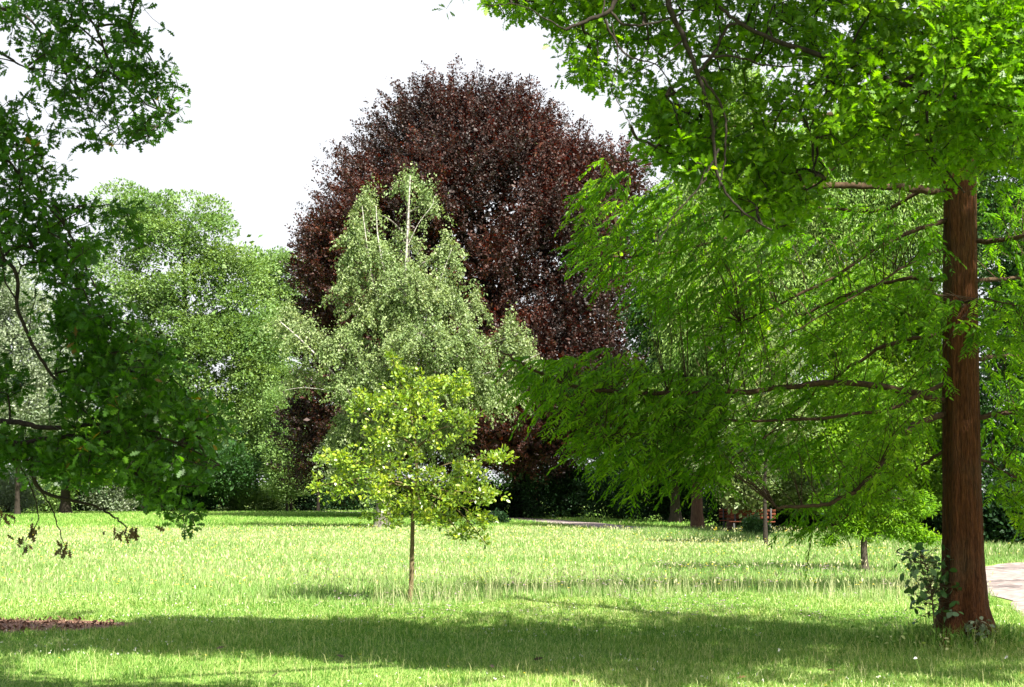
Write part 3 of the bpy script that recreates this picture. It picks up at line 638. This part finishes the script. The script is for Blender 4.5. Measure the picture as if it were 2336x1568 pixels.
for pl, r0, r1 in [
    ([(2165, 440, Dt), (2050, 428, Dt-.2), (1900, 424, Dt-.5), (1800, 427, Dt-.8), (1735, 431, Dt-1)], .045, .03),
    ([(2160, 915, Dt), (2050, 890, Dt-.3), (1900, 873, Dt-.7), (1700, 893, Dt-1.1), (1400, 895, Dt-1.6), (1280, 872, Dt-1.8), (1190, 830, Dt-2), (1140, 800, Dt-2)], .05, .008),
    ([(2160, 945, Dt), (2090, 968, Dt-.3), (2040, 1020, Dt-.6), (1980, 1095, Dt-1), (1900, 1145, Dt-1.3), (1820, 1156, Dt-1.5), (1770, 1158, Dt-1.6)], .042, .015),
    ([(2165, 500, Dt), (2040, 545, Dt-.2), (1880, 645, Dt-.5), (1760, 705, Dt-.6), (1690, 735, Dt-.6)], .03, .008),
    ([(2165, 300, Dt), (1950, 340, Dt), (1830, 470, Dt+.2), (1700, 530, Dt+.2), (1500, 580, Dt), (1300, 585, Dt-.3)], .04, .008),
    ([(2165, 200, Dt), (1900, 260, Dt-.3), (1600, 300, Dt-.6), (1430, 370, Dt-.9), (1385, 345, Dt-1)], .04, .006),
    ([(2165, 640, Dt), (2040, 640, Dt+.3), (1870, 700, Dt+.6), (1700, 800, Dt+.8), (1600, 880, Dt+.9)], .03, .008),
    ([(2165, 760, Dt), (2020, 790, Dt+.2), (1880, 880, Dt+.4), (1740, 1000, Dt+.4), (1640, 1060, Dt+.3)], .03, .008),
    ([(2165, 560, Dt), (2080, 600, Dt-.6), (1980, 660, Dt-1.2), (1800, 760, Dt-1.8)], .022, .006),
    ([(2165, 400, Dt), (2000, 480, Dt+.4), (1800, 470, Dt+.7), (1600, 500, Dt+.8), (1480, 480, Dt+.8)], .03, .006),
    ([(2165, 1020, Dt), (2080, 1080, Dt+.2), (1980, 1150, Dt+.3), (1900, 1200, Dt+.3)], .022, .006),
    ([(2165, 870, Dt), (2000, 940, Dt-.6), (1750, 960, Dt-1.2), (1480, 960, Dt-1.6), (1380, 1000, Dt-1.8)], .028, .006),
    ([(2220, 552, Dt), (2300, 545, Dt-.3), (2420, 520, Dt-.6)], .035, .02),
    ([(2220, 955, Dt), (2320, 940, Dt), (2460, 935, Dt+.1)], .035, .02),
    ([(2220, 820, Dt), (2300, 812, Dt+.4), (2450, 815, Dt+.7)], .03, .015),
    ([(2200, 700, Dt), (2190, 690, Dt-.9), (2250, 685, Dt-1.4), (2340, 700, Dt-1.7)], .018, .006),
    ([(2220, 640, Dt), (2350, 640, Dt+.5), (2500, 700, Dt+.9)], .03, .01),
    ([(2220, 1040, Dt), (2300, 1080, Dt+.2), (2400, 1130, Dt+.3)], .02, .006)]:
    LS.append(limb(rw, px(pl), r0, r1, M['twig_r']))
for k in range(16):                                  # branches above the picture: they shade the meadow
    z = rng.uniform(6.6, 15.5); a = rng.uniform(0, 2*np.pi); L = 3.6*(1-(z-6)/13)
    c = np.array([pr[3], Dt, z]); e = c+np.array([math.cos(a)*L, math.sin(a)*L, -.2*L])
    LS.append(limb(rw, [c, (c+e)/2+np.array([0, 0, .2]), e], .035, .008, M['twig_r'], sides=5))
LSA = np.vstack(LS)
def inpoly(x, y, poly):
    r = np.zeros(len(x), bool); n = len(poly); j = n-1
    for i in range(n):
        xi, yi = poly[i]; xj, yj = poly[j]
        c = ((yi > y) != (yj > y)) & (x < (xj-xi)*(y-yi)/(yj-yi+1e-9)+xi); r ^= c; j = i
    return r
def region(poly, n, D0, D1, holes=(), feather=0.0):
    p = np.array(poly, float); lo, hi = p.min(0), p.max(0)
    x = rng.uniform(lo[0], hi[0], n*4); y = rng.uniform(lo[1], hi[1], n*4); k = inpoly(x, y, poly)
    for hx, hy, hrx, hry in holes: k &= ((x-hx)/hrx)**2+((y-hy)/hry)**2 > 1
    x = x[k][:n]; y = y[k][:n]; D = rng.uniform(D0, D1, len(x))
    return np.array([at(a, b, c) for a, b, c in zip(x, y, D)])
fo = Acc(); tw = Acc()
def sprays(S, out, L=.34, nf=24, fs=.085):
    """drooping two-ranked feathery sprays starting at S and heading along out"""
    N = len(S); L = L*rng.uniform(.6, 1.3, N)
    d = norm(out*np.array([1, 1, .3])+np.array([0, 0, -.5])+rng.normal(size=(N, 3))*np.array([.8, .8, .3]))
    t = np.linspace(.05, 1, nf)[None, :, None]
    ctr = S[:, None]+d[:, None]*t*L[:, None, None]+np.array([0, 0, -1.])*(t**2)*L[:, None, None]*.35
    side = norm(np.cross(d, np.array([0, 0, 1.])))[:, None]*np.where(np.arange(nf) % 2, 1, -1)[None, :, None]
    fd = norm(side*.9+d[:, None]*.7+np.array([0, 0, -.35])+rng.normal(size=(N, nf, 3))*.22)
    up = norm(np.cross(side, fd)*0+np.array([0, 0, 1.])+rng.normal(size=(N, nf, 3))*.45)
    sz = fs*(1.15-.55*t[..., 0])*rng.uniform(.7, 1.25, (N, nf))
    rn = np.clip(np.repeat(rng.normal(.45, .17, N), nf)+rng.normal(0, .16, N*nf), 0, 1)
    put(fo, T_FROND, ctr.reshape(-1, 3), fd.reshape(-1, 3), up.reshape(-1, 3), sz.ravel(), rn)
    twigs(tw, S, ctr[:, -1], .0035, .0015, .05)
def rw_region(poly, n, D0, D1, holes=(), **kw):
    S = region(poly, n, D0, D1, holes); i = nearest(S, LSA, .6)
    out = norm((S-np.array([pr[2], Dt, 0]))*np.array([1, 1, 0])+1e-6)
    sprays(S, out, **kw)
    k = rng.random(len(S)) < .35
    twigs(tw, LSA[i[k]], S[k], .006, .003, .06)
rw_region([(1300, 575), (1330, 500), (1335, 400), (1390, 350), (1480, 420), (1560, 400), (1650, 470), (1750, 470), (1780, 560), (1760, 700), (1700, 790), (1640, 830), (1560, 740), (1480, 680), (1400, 630)], 430, Dt-1.4, Dt+.9)
rw_region([(1750, 470), (1900, 450), (2150, 450), (2160, 640), (2000, 700), (1850, 780), (1700, 800), (1760, 650)], 230, Dt-1.4, Dt+1, [(1850, 600, 50, 60), (2050, 590, 50, 40)])
rw_region([(1700, 790), (1900, 720), (2150, 680), (2150, 880), (1900, 900), (1700, 880), (1640, 850)], 170, Dt-1.6, Dt+1, [(2050, 800, 60, 40)])
rw_region([(1150, 795), (1230, 815), (1360, 800), (1400, 775), (1500, 830), (1640, 850), (1700, 900), (1700, 1080), (1600, 1090), (1470, 1100), (1400, 1080), (1330, 1010), (1260, 930), (1200, 880)], 500, Dt-2.2, Dt-.6)
rw_region([(1700, 900), (2140, 880), (2140, 990), (2000, 1060), (1850, 1060), (1700, 1040)], 170, Dt-1.5, Dt+.8, [(1950, 960, 70, 40)])
rw_region([(1790, 1150), (1870, 1130), (1960, 1060), (2100, 1040), (2120, 1090), (2000, 1110), (1900, 1190), (1850, 1220)], 80, Dt-1.6, Dt+.5)
rw_region([(2235, 430), (2400, 400), (2450, 1200), (2300, 1180), (2240, 1080)], 330, Dt-.6, Dt+1.4, [(2290, 600, 40, 30)])
rw_region([(2110, 670), (2240, 660), (2400, 690), (2400, 790), (2230, 770), (2150, 730)], 60, Dt-1.7, Dt-.9)
rw_region([(1600, 180), (2150, 80), (2400, 60), (2400, 400), (1600, 420)], 130, Dt-.6, Dt+1.4)
S = LSA[rng.integers(len(LSA)-16*15, len(LSA), 90)]+rng.normal(size=(90, 3))*.25
sprays(S, norm((S-np.array([pr[2], Dt, 0]))*np.array([1, 1, 0])), .5, 14, .16)
tw.build('twigs', M['twig_r'], rw); fo.build('foliage', M['redwood'], rw)

# plants at the redwood's foot
def seedling(name, lb, pts, n, size, leafm, spread=.05):
    b = at(*pts[0]); b[2] = 0; root = empty(name, b); tag(root, lb, 'plant')
    a = Acc(); s = spline([b]+[at(*p) for p in pts[1:]], 8); tube(a, s, np.linspace(.012, .003, len(s)), 5)
    c = s[rng.integers(len(s)//4, len(s), n)]; e = c+norm(rng.normal(size=(n, 3))*np.array([1, 1, .4])+np.array([0, 0, .15]))*rng.uniform(.3, 1, (n, 1))*spread
    twigs(a, c, e, .004, .002); a.build('stem', M['bark_y'], root)
    l = Acc(); put(l, T_OVAL, e, norm(rng.normal(size=(n, 3))+np.array([0, 0, -.5])), norm(rng.normal(size=(n, 3))*.5+np.array([0, -.3, .8])), size*rng.uniform(.6, 1.2, n)); l.build('leaves', leafm, root)
Dp = Dt-.15
seedling('leafy_seedling', 'leafy seedling climbing beside the left foot of the big redwood trunk', [(2135, 1440, Dp), (2128, 1380, Dp), (2120, 1320, Dp), (2105, 1270, Dp)], 190, .10, M['ivy'], .30)
seedling('ivy_plant', 'small grey-green ivy clump at the right foot of the big redwood trunk', [(2240, 1460, Dp-.2), (2238, 1440, Dp-.2), (2232, 1420, Dp-.2)], 46, .09, M['silver'], .17)

ug = Acc(); n = 2600; a_ = rng.uniform(0, 2*np.pi, n); r_ = .36+rng.random(n)**1.6*.95
P = np.c_[TRUNK[0]+r_*np.cos(a_), TRUNK[1]+r_*np.sin(a_)*.9, np.zeros(n)]
blades(ug, P, rng.uniform(.08, .34, n)*np.clip(1.5-r_, .3, 1), .008, .9, rng.random(n)**1.5)
k = rng.random(n) < .12; put(ug, T_OVAL, P[k]+np.c_[np.zeros((k.sum(), 2)), rng.uniform(.04, .2, k.sum())], rdir(k.sum()), rdir(k.sum())*.6+np.array([0, -.2, 1]), .055)
tag(ug.build('undergrowth', M['grass']), 'rough unmown grass and weeds growing round the foot of the big redwood', 'grass', kind='stuff')

# ------------------------------------------------------------------ near oaks
def oak_clusters(acc, twa, P, S, nl=8, size=.105, rtw=.0045, spread=.06):
    N = len(P); i = nearest(P, S, .3); A = S[i]
    grow_twigs(twa, P, S, np.full(len(S), .02), rtw*.5, .03, rmax=.03)
    ax = norm(P-A+rng.normal(size=(N, 3))*.05)
    q = rdir(N*nl).reshape(N, nl, 3)
    ld = norm(q*1.0+ax[:, None]*.6+np.array([0, 0, -.15]))
    c = P[:, None]+q*spread*rng.random((N, nl, 1))
    nn = norm(rng.normal(size=(N, nl, 3))*.65+np.array([0, -.15, .75]))
    rn = np.clip(np.repeat(rng.normal(.4, .15, N), nl)+rng.normal(0, .2, N*nl), 0, 1)
    put(acc, T_OAK, c.reshape(-1, 3), ld.reshape(-1, 3), nn.reshape(-1, 3), size*rng.uniform(.65, 1.25, N*nl), rn)
def grow(P, k, s):
    """side clusters round each cluster, so that foliage comes in sprays"""
    Q = (P[:, None]+rng.normal(size=(len(P), k, 3))*s*np.array([1.3, 1, .7])).reshape(-1, 3)
    return np.vstack([P, Q])
def overhead(P, m=.55):                              # keep only crown points well above what the lens takes in
    sl = math.tan(TH+math.atan(CY/F)); out = (P[:, 2] > EYE+sl*P[:, 1]+m) | (P[:, 1] < 0)
    return P[out]
def shade(x0, x1, y0, y1, n, H0, H1):
    """points in the crown that throw shade on the ground patch x0..x1, y0..y1"""
    H = rng.uniform(H0, H1, n); X = rng.uniform(x0, x1, n); Y = rng.uniform(y0, y1, n)
    k = H/math.tan(SUN_EL)
    return np.c_[X+SUN_H[0]*k, Y+SUN_H[1]*k, H]
Dl = 11.
ol = empty('left_oak', (-7.2, 10.2, 0)); ol.name = 'oak_tree'
tag(ol, 'shaded oak whose dark lobed leaves and limbs reach in from the left edge', 'tree')
a = Acc(); s = spline([(-7.2, 10.2, -.1), (-7.15, 10.2, 1.5), (-7.0, 10.3, 4), (-6.6, 10.2, 7.5), (-6.2, 10, 11)], 6); tube(a, s, np.r_[.62, .5, np.linspace(.45, .16, len(s)-2)], 16, .03); a.build('trunk', M['bark_d'], ol, smooth=True)
LL = [s[6:]]
T0 = (-7.1, 10.3)
for pts, r0, r1 in [
    ([(T0[0], T0[1], 2.6), at(-250, 985, 11.2), at(0, 962, Dl), at(110, 977, Dl), at(215, 968, Dl), at(300, 985, Dl), at(400, 1010, 10.9), at(500, 1060, 10.8)], .034, .005),
    ([(T0[0], T0[1], 2.4), at(-200, 990, 11.3), at(10, 1012, Dl), at(100, 1002, Dl), at(200, 992, Dl), at(290, 975, Dl)], .028, .012),
    ([at(0, 1008, Dl), at(60, 1050, Dl), at(95, 1120, Dl), at(200, 1150, Dl), at(255, 1175, Dl), at(290, 1205, Dl)], .024, .005),
    ([(-6.9, 10.3, 4.6), at(-150, 560, Dl), at(20, 600, Dl), at(45, 720, Dl), at(100, 830, Dl), at(165, 905, Dl), at(210, 962, Dl)], .02, .009),
    ([(-6.9, 10.3, 5.2), at(-150, 350, Dl), at(0, 360, Dl), at(60, 420, Dl), at(150, 520, Dl), at(210, 640, Dl), at(300, 800, Dl)], .018, .005),
    ([at(92, 1115, Dl), at(118, 1160, Dl), at(132, 1200, Dl), at(145, 1240, Dl)], .007, .003),
    ([at(30, 1040, Dl), at(70, 1110, Dl), at(88, 1180, Dl), at(58, 1235, Dl)], .007, .003),
    ([at(180, 990, Dl), at(270, 1050, Dl), at(340, 1110, Dl), at(410, 1180, Dl)], .014, .004),
    ([(-6.6, 10.2, 6.6), at(-100, -120, 11), at(120, -60, 11), at(215, 60, 11), at(262, 165, 11), at(330, 235, 11), at(395, 262, 11)], .02, .004),
    ([(-6.6, 10.2, 6.2), at(-100, -20, 11.6), at(60, 40, 11.6), at(140, 150, 11.6), at(190, 230, 11.6), at(290, 330, 11.6)], .017, .004),
    ([(-6.8, 10.2, 5.8), at(-120, 60, 10.6), at(0, 120, 10.6), at(60, 155, 10.6)], .025, .006),
    ([at(210, 962, Dl), at(240, 900, Dl), at(300, 860, Dl), at(380, 850, Dl)], .012, .004),
    ([at(215, 60, 11), at(280, 60, 11), at(320, 100, 11), at(370, 170, 11)], .012, .004)]:
    LL.append(limb(ol, pts, r0, r1, M['bark_d'], sides=8, jit=.006))
for e in ((-1.5, 8, 9.5), (-3.5, 12, 10), (-3, 5, 10), (-6, 6, 10.5), (-8, 12, 10)):
    LL.append(limb(ol, [(-6.4, 10.1, 8.5), tuple((np.array((-6.4, 10.1, 8.5))+e)/2+np.array([0, 0, .5])), e], .09, .02, M['bark_d']))
LLA = np.vstack(LL); la = Acc(); lt = Acc()
P = [region([(0, 0), (320, 0), (305, 60), (325, 110), (400, 185), (385, 270), (300, 330), (230, 330), (150, 300), (130, 240), (110, 195), (0, 150)], 150, 10.3, 12.2, [(70, 60, 35, 30), (150, 185, 38, 30), (300, 215, 26, 28), (195, 70, 26, 45), (250, 300, 40, 14), (30, 110, 26, 18)]),
     region([(-60, 250), (30, 250), (90, 320), (125, 400), (180, 440), (250, 500), (230, 600), (235, 700), (260, 800), (200, 860), (130, 760), (60, 700), (-60, 640)], 250, 10.2, 12.2, [(110, 480, 25, 20), (60, 650, 45, 50), (200, 520, 22, 16), (110, 250, 60, 30)]),
     region([(230, 790), (350, 770), (430, 900), (490, 980), (480, 1050), (430, 1120), (400, 1180), (340, 1150), (300, 1080), (200, 1040), (210, 900)], 230, 10.2, 11.8, [(280, 930, 26, 22), (380, 960, 20, 18)]),
     region([(140, 700), (240, 700), (250, 820), (230, 930), (120, 1020), (170, 900)], 90, 10.4, 11.8),
     region([(-60, 930), (0, 1000), (130, 1000), (210, 1050), (250, 1080), (200, 1110), (100, 1080), (0, 1060), (-60, 1040)], 90, 10.4, 11.6),
     region([(-40, 800), (60, 800), (60, 900), (-40, 900)], 16, 10.6, 11.6), region([(0, 230), (50, 225), (40, 290), (0, 300)], 8, 10.6, 11.4),
     region([(240, 480), (330, 470), (330, 530), (260, 560)], 7, 10.8, 11.4), region([(420, 1150), (455, 1165), (430, 1190)], 3, 10.8, 11)]
P += [region([(-800, -60), (-70, -60), (-70, 700), (-800, 700)], 330, 10, 12.2), region([(-500, 850), (-70, 850), (-70, 1060), (-500, 1040)], 90, 10.3, 11.8)]
PL = np.vstack(P)[rng.random(sum(map(len, P))) < .62]
oak_clusters(la, lt, grow(PL, 4, .065), LLA, 6, .08, spread=.035)
PS = PL[rng.integers(0, len(PL), 330)]
# rest of its crown, with unseen clumps added to shade the leaves in view
P = np.vstack([shade(-8.0, -.5, 9, 12.5, 260, 7.5, 10.5), np.c_[rng.uniform(-9, -4.6, 260), rng.uniform(6, 14, 260), rng.uniform(5, 11, 260)],
               np.c_[rng.uniform(-3.8, -1.0, 260), rng.uniform(5.5, 9.5, 260), rng.uniform(6.0, 9.5, 260)]])
P = np.vstack([P, overhead(PS+SUNV*rng.uniform(2.8, 6.5, (len(PS), 1))+rng.normal(size=PS.shape)*.15)])
oak_clusters(la, lt, P, LLA, 9, .22, spread=.25)
# lawn shade on the left
ZS = []
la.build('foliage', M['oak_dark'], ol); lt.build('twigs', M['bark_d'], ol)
for x, y in ((50, 1240), (145, 1246), (292, 1210), (75, 1198), (10, 1180)):
    c = at(x, y, Dl); w_ = Acc(); n = 12 if x != 292 else 20
    put(w_, T_OAK, c+rng.normal(size=(n, 3))*np.array([.03 if x != 292 else .06, .02, .03]), norm(rng.normal(size=(n, 3))*.5+np.array([0, 0, -1])), rdir(n), .078*rng.uniform(.6, 1.2, n))
    w_.build('withered_foliage', M['dead'], ol)

# right oak
orr = empty('oak_tree', (8.6, 7.5, 0)); tag(orr, 'sunlit oak hanging bright lobed leaves across the top right corner', 'tree')
a = Acc(); s = spline([(8.6, 7.5, -.1), (8.5, 7.5, 1.5), (8.2, 7.8, 4), (7.6, 8.6, 7), (6.8, 9.5, 10.5)], 6); tube(a, s, np.r_[.66, .55, np.linspace(.5, .16, len(s)-2)], 16, .03); a.build('trunk', M['bark_d'], orr, smooth=True)
LR = [s[8:]]
Q = 11.4
for pts, r0, r1 in [
    ([(7.4, 8.9, 7.6), at(2700, 150, 11.6), at(2450, 235, 12), at(2300, 230, 12.2), at(2130, 215, Q), at(2050, 190, Q), at(1900, 135, Q), at(1790, 100, Q), at(1700, 60, Q), at(1640, 15, Q)], .055, .014),
    ([(7.2, 9.2, 8.6), at(2500, -250, 11.6), at(1900, -200, 12.2), at(1560, -70, Q), at(1525, 0, Q), at(1560, 90, Q), at(1590, 165, Q), at(1625, 280, Q), at(1638, 400, Q), at(1690, 480, Q), at(1760, 525, Q)], .045, .007),
    ([at(1620, -90, Q), at(1440, -60, Q), at(1395, 20, Q), at(1345, 45, Q), at(1290, 68, Q)], .028, .014),
    ([at(1392, 25, Q), at(1430, 58, Q), at(1500, 50, Q), at(1560, 30, Q)], .014, .006),
    ([at(1380, 45, Q), at(1410, 105, Q), at(1450, 135, Q), at(1500, 150, Q), at(1540, 210, Q)], .012, .004),
    ([at(1592, 165, Q), at(1630, 120, Q), at(1660, 60, Q), at(1700, 55, Q)], .016, .012),
    ([at(1600, 130, Q), at(1680, 130, Q), at(1750, 150, Q), at(1830, 150, Q)], .014, .005),
    ([at(1600, 175, Q), at(1650, 250, Q), at(1655, 340, Q), at(1640, 430, Q)], .014, .006),
    ([at(1395, 50, Q), at(1410, 130, Q), at(1395, 200, Q), at(1420, 250, Q), at(1440, 290, Q)], .006, .003),
    ([at(1640, 340, Q), at(1600, 420, Q), at(1540, 490, Q), at(1500, 560, Q)], .010, .004),
    ([at(2050, 195, Q), at(2100, 170, Q), at(2180, 185, Q), at(2260, 250, Q), at(2330, 290, Q)], .022, .006),
    ([at(2110, 200, Q), at(2120, 300, Q), at(2145, 370, Q), at(2200, 440, Q)], .014, .005),
    ([at(1880, 130, Q), at(1885, 210, Q), at(1850, 290, Q), at(1860, 400, Q)], .012, .004),
    ([at(1560, 90, Q), at(1500, 140, Q), at(1440, 170, Q)], .008, .003),
    ([at(1290, 68, Q), at(1240, 40, Q), at(1180, 10, Q), at(1110, 15, Q)], .008, .003)]:
    LR.append(limb(orr, pts, r0, r1, M['bark_d'], sides=8, jit=.006))
for e in ((1, 9, 10.5), (4, 14, 11.5), (-1, 5, 11), (-4, 8, 12), (3, 4, 11), (-2, 12, 12), (7, 16, 12), (9, 12, 11)):
    LR.append(limb(orr, [(7, 9.3, 9.8), tuple((np.array((7, 9.3, 9.8))+e)/2+np.array([0, 0, .6])), e], .10, .03, M['bark_d']))
LRA = np.vstack(LR); la = Acc(); lt = Acc()
P = [region([(1090, 5), (1150, -40), (1500, -40), (1500, 60), (1440, 150), (1360, 195), (1290, 180), (1265, 120), (1300, 80), (1220, 30), (1130, 30)], 170, 11.6, 13.1, [(1430, 110, 30, 22), (1250, 90, 50, 30)]),
     region([(1500, -40), (1900, -40), (1900, 140), (1800, 260), (1760, 330), (1600, 330), (1520, 300), (1500, 220), (1560, 180), (1500, 100)], 300, 11.4, 13.5, [(1600, 60, 30, 35), (1560, 150, 35, 22), (1760, 160, 60, 35)]),
     region([(1420, 180), (1520, 200), (1500, 300), (1480, 240)], 18, 11.9, 12.9),
     region([(1480, 240), (1620, 300), (1700, 330), (1800, 320), (1850, 420), (1800, 520), (1700, 520), (1640, 440), (1540, 400), (1490, 330)], 260, 11.4, 13.5),
     region([(1900, -40), (2400, -40), (2400, 420), (2230, 400), (2100, 420), (1900, 380), (1830, 250), (1900, 150)], 760, 10.9, 13.5, [(1990, 170, 38, 24), (2060, 290, 18, 40), (2120, 180, 22, 25), (1880, 200, 30, 20)]),
     region([(2150, -40), (2400, -40), (2400, 300), (2150, 200)], 240, 10, 11.2)]
P += [region([(2400, -60), (3000, -60), (3000, 380), (2400, 420)], 300, 10.2, 13)]
PR = np.vstack(P)[rng.random(sum(map(len, P))) < .6]
oak_clusters(la, lt, grow(PR, 4, .085), LRA, 7, .086, spread=.045)
# unseen crown clumps added above the picture, laid out to shape lawn shade
def gsh(x0, x1, ya, yb, n, H0=9, H1=12):
    D0, D1 = gD(yb), gD(ya); Dm = (D0+D1)/2
    return shade(gx(x0, Dm), gx(x1, Dm), D0, D1, n, H0, H1)
SH = [gsh(-200, 500, 1418, 1485, 420, 7.5, 9.5), gsh(250, 900, 1408, 1475, 420, 7.5, 9.5), gsh(550, 1250, 1426, 1495, 400, 7.5, 9.5), gsh(900, 1350, 1445, 1515, 240, 7.5, 9.5), gsh(1250, 2450, 1430, 1500, 340, 8.5, 10.5), gsh(1900, 2450, 1440, 1530, 260, 8, 10), gsh(2150, 2500, 1290, 1300, 30, 10, 12), gsh(2150, 2500, 1325, 1340, 40, 10, 12),
      gsh(1080, 1700, 1330, 1346, 380, 12, 13.5), gsh(1550, 2150, 1327, 1346, 380, 12, 13.5), gsh(1500, 1960, 1290, 1300, 200, 14, 15.5), gsh(-200, 600, 1548, 1600, 110, 7, 9), gsh(660, 800, 1340, 1350, 12, 12, 13), gsh(-100, 220, 1395, 1412, 12)]
oak_clusters(la, lt, overhead(np.vstack(SH)), LRA, 9, .26, spread=.22)
# unseen crown clumps added to keep the redwood trunk in half shade
tp = np.array([pr[2], Dt-.3, 0.])
k = rng.uniform(8.5, 12, 230); z0 = rng.uniform(.3, 5.5, 230); t_ = (k-z0)/math.sin(SUN_EL)
P = tp+np.c_[rng.normal(-.08, .45, 230), rng.normal(0, .3, 230), z0]+SUNV*t_[:, None]
oak_clusters(la, lt, P, LRA, 8, .2, spread=.22)
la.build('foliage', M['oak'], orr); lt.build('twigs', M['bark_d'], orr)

# ------------------------------------------------------------------ small things on the lawn
for i, (x, y) in enumerate(((1080, 1553), (1440, 1525), (1700, 1548), (1120, 1520), (520, 1480), (770, 1498), (1620, 1500), (1240, 1505), (640, 1540), (1900, 1535), (1300, 1558), (905, 1512))):
    b = gp(x, gD(y)); a = Acc(); put(a, T_OAK, b[None]+np.array([[0, 0, .05]]), norm(rng.normal(size=(1, 3))*np.array([1, 1, .15])), norm(rng.normal(size=(1, 3))*.4+np.array([0, -.5, 1])), .10, [rng.random()])
    tag(a.build('fallen_leaf', M['dead'], origin=b), 'dry fallen leaf lying on the mown grass', 'leaf', 'fallen leaves on the lawn')
white = solid_mat('white_seed_head', [(.3, (.6, .58, .55)), (.7, (.8, .78, .75))], ns=20)
for x, y, h, lb in ((2290, 1548, .20, 'whitish seed head on a stalk at the lower right corner'), (1778, 1535, .22, 'pale seed head on a bent stalk left of the redwood shade'), (2085, 1542, .17, 'small brownish seed head on a stalk below the redwood')):
    b = gp(x, gD(y)+.1); root = empty('seed_head', b); tag(root, lb, 'flower', 'seed heads on stalks in the lawn')
    a = Acc(); s = spline([b, b+np.array([.01, 0, h*.5]), b+np.array([-.02, 0, h])], 4); tube(a, s, [.0025]*len(s), 5); a.build('stalk', M['grass'], root)
    a = Acc(); n = 14; put(a, T_OVAL, np.tile(s[-1], (n, 1)), rdir(n)+np.array([0, 0, .5]), rdir(n), .019); a.build('head', white, root)
for x0, x1, y, n in ((1500, 1640, 1522, 0),): pass

# ------------------------------------------------------------------ light, sky, camera
w = bpy.data.worlds.new('World'); scene.world = w; w.use_nodes = True
t = w.node_tree; t.nodes.clear()
o = t.nodes.new('ShaderNodeOutputWorld'); bg = t.nodes.new('ShaderNodeBackground'); sk = t.nodes.new('ShaderNodeTexSky')
sk.sky_type = 'NISHITA'; sk.sun_disc = False; sk.sun_elevation = SUN_EL
sk.sun_rotation = math.atan2(SUN_H[0], SUN_H[1])
sk.dust_density = 4.0; sk.air_density = 1.0; sk.ozone_density = 1.0
tc = t.nodes.new('ShaderNodeTexCoord'); sx = t.nodes.new('ShaderNodeSeparateXYZ'); t.links.new(tc.outputs['Generated'], sx.inputs[0])
mr = t.nodes.new('ShaderNodeMapRange'); t.links.new(sx.outputs['Z'], mr.inputs[0])      # summer haze: white low down, blue overhead
for q, v_ in ((1, .30), (2, .62), (3, .93), (4, .08)): mr.inputs[q].default_value = v_
t.links.new(mixrgb(t, mr.outputs[0], sk.outputs[0], (2.95, 3.0, 3.1)), bg.inputs[0]); bg.inputs[1].default_value = .088
t.links.new(bg.outputs[0], o.inputs[0])
sd = bpy.data.lights.new('sun', 'SUN'); sd.energy = 4.9; sd.angle = R(.53); sd.color = (1, .95, .86)
so = bpy.data.objects.new('sun', sd); COL.objects.link(so)
from mathutils import Vector
so.rotation_euler = Vector(tuple(SUNV)).to_track_quat('Z', 'Y').to_euler(); so.location = (20, -30, 40)
cd = bpy.data.cameras.new('camera'); cam = bpy.data.objects.new('camera', cd); COL.objects.link(cam)
cam.location = (0, 0, EYE); cam.rotation_euler = (R(90)+TH, 0, 0)
cd.sensor_width = 36; cd.lens = 36*F/2336; cd.clip_end = 2000; cd.clip_start = .05
cd.dof.use_dof = True; cd.dof.focus_distance = 32; cd.dof.aperture_fstop = 8
scene.camera = cam
scene.view_settings.view_transform = 'Standard'; scene.view_settings.look = 'None'
scene.view_settings.exposure = 2.1; scene.view_settings.gamma = 1.0
scene.cycles.max_bounces = 6; scene.cycles.transmission_bounces = 4; scene.cycles.diffuse_bounces = 4; scene.cycles.glossy_bounces = 2
print('faces', sum(len(m.polygons) for m in bpy.data.meshes))
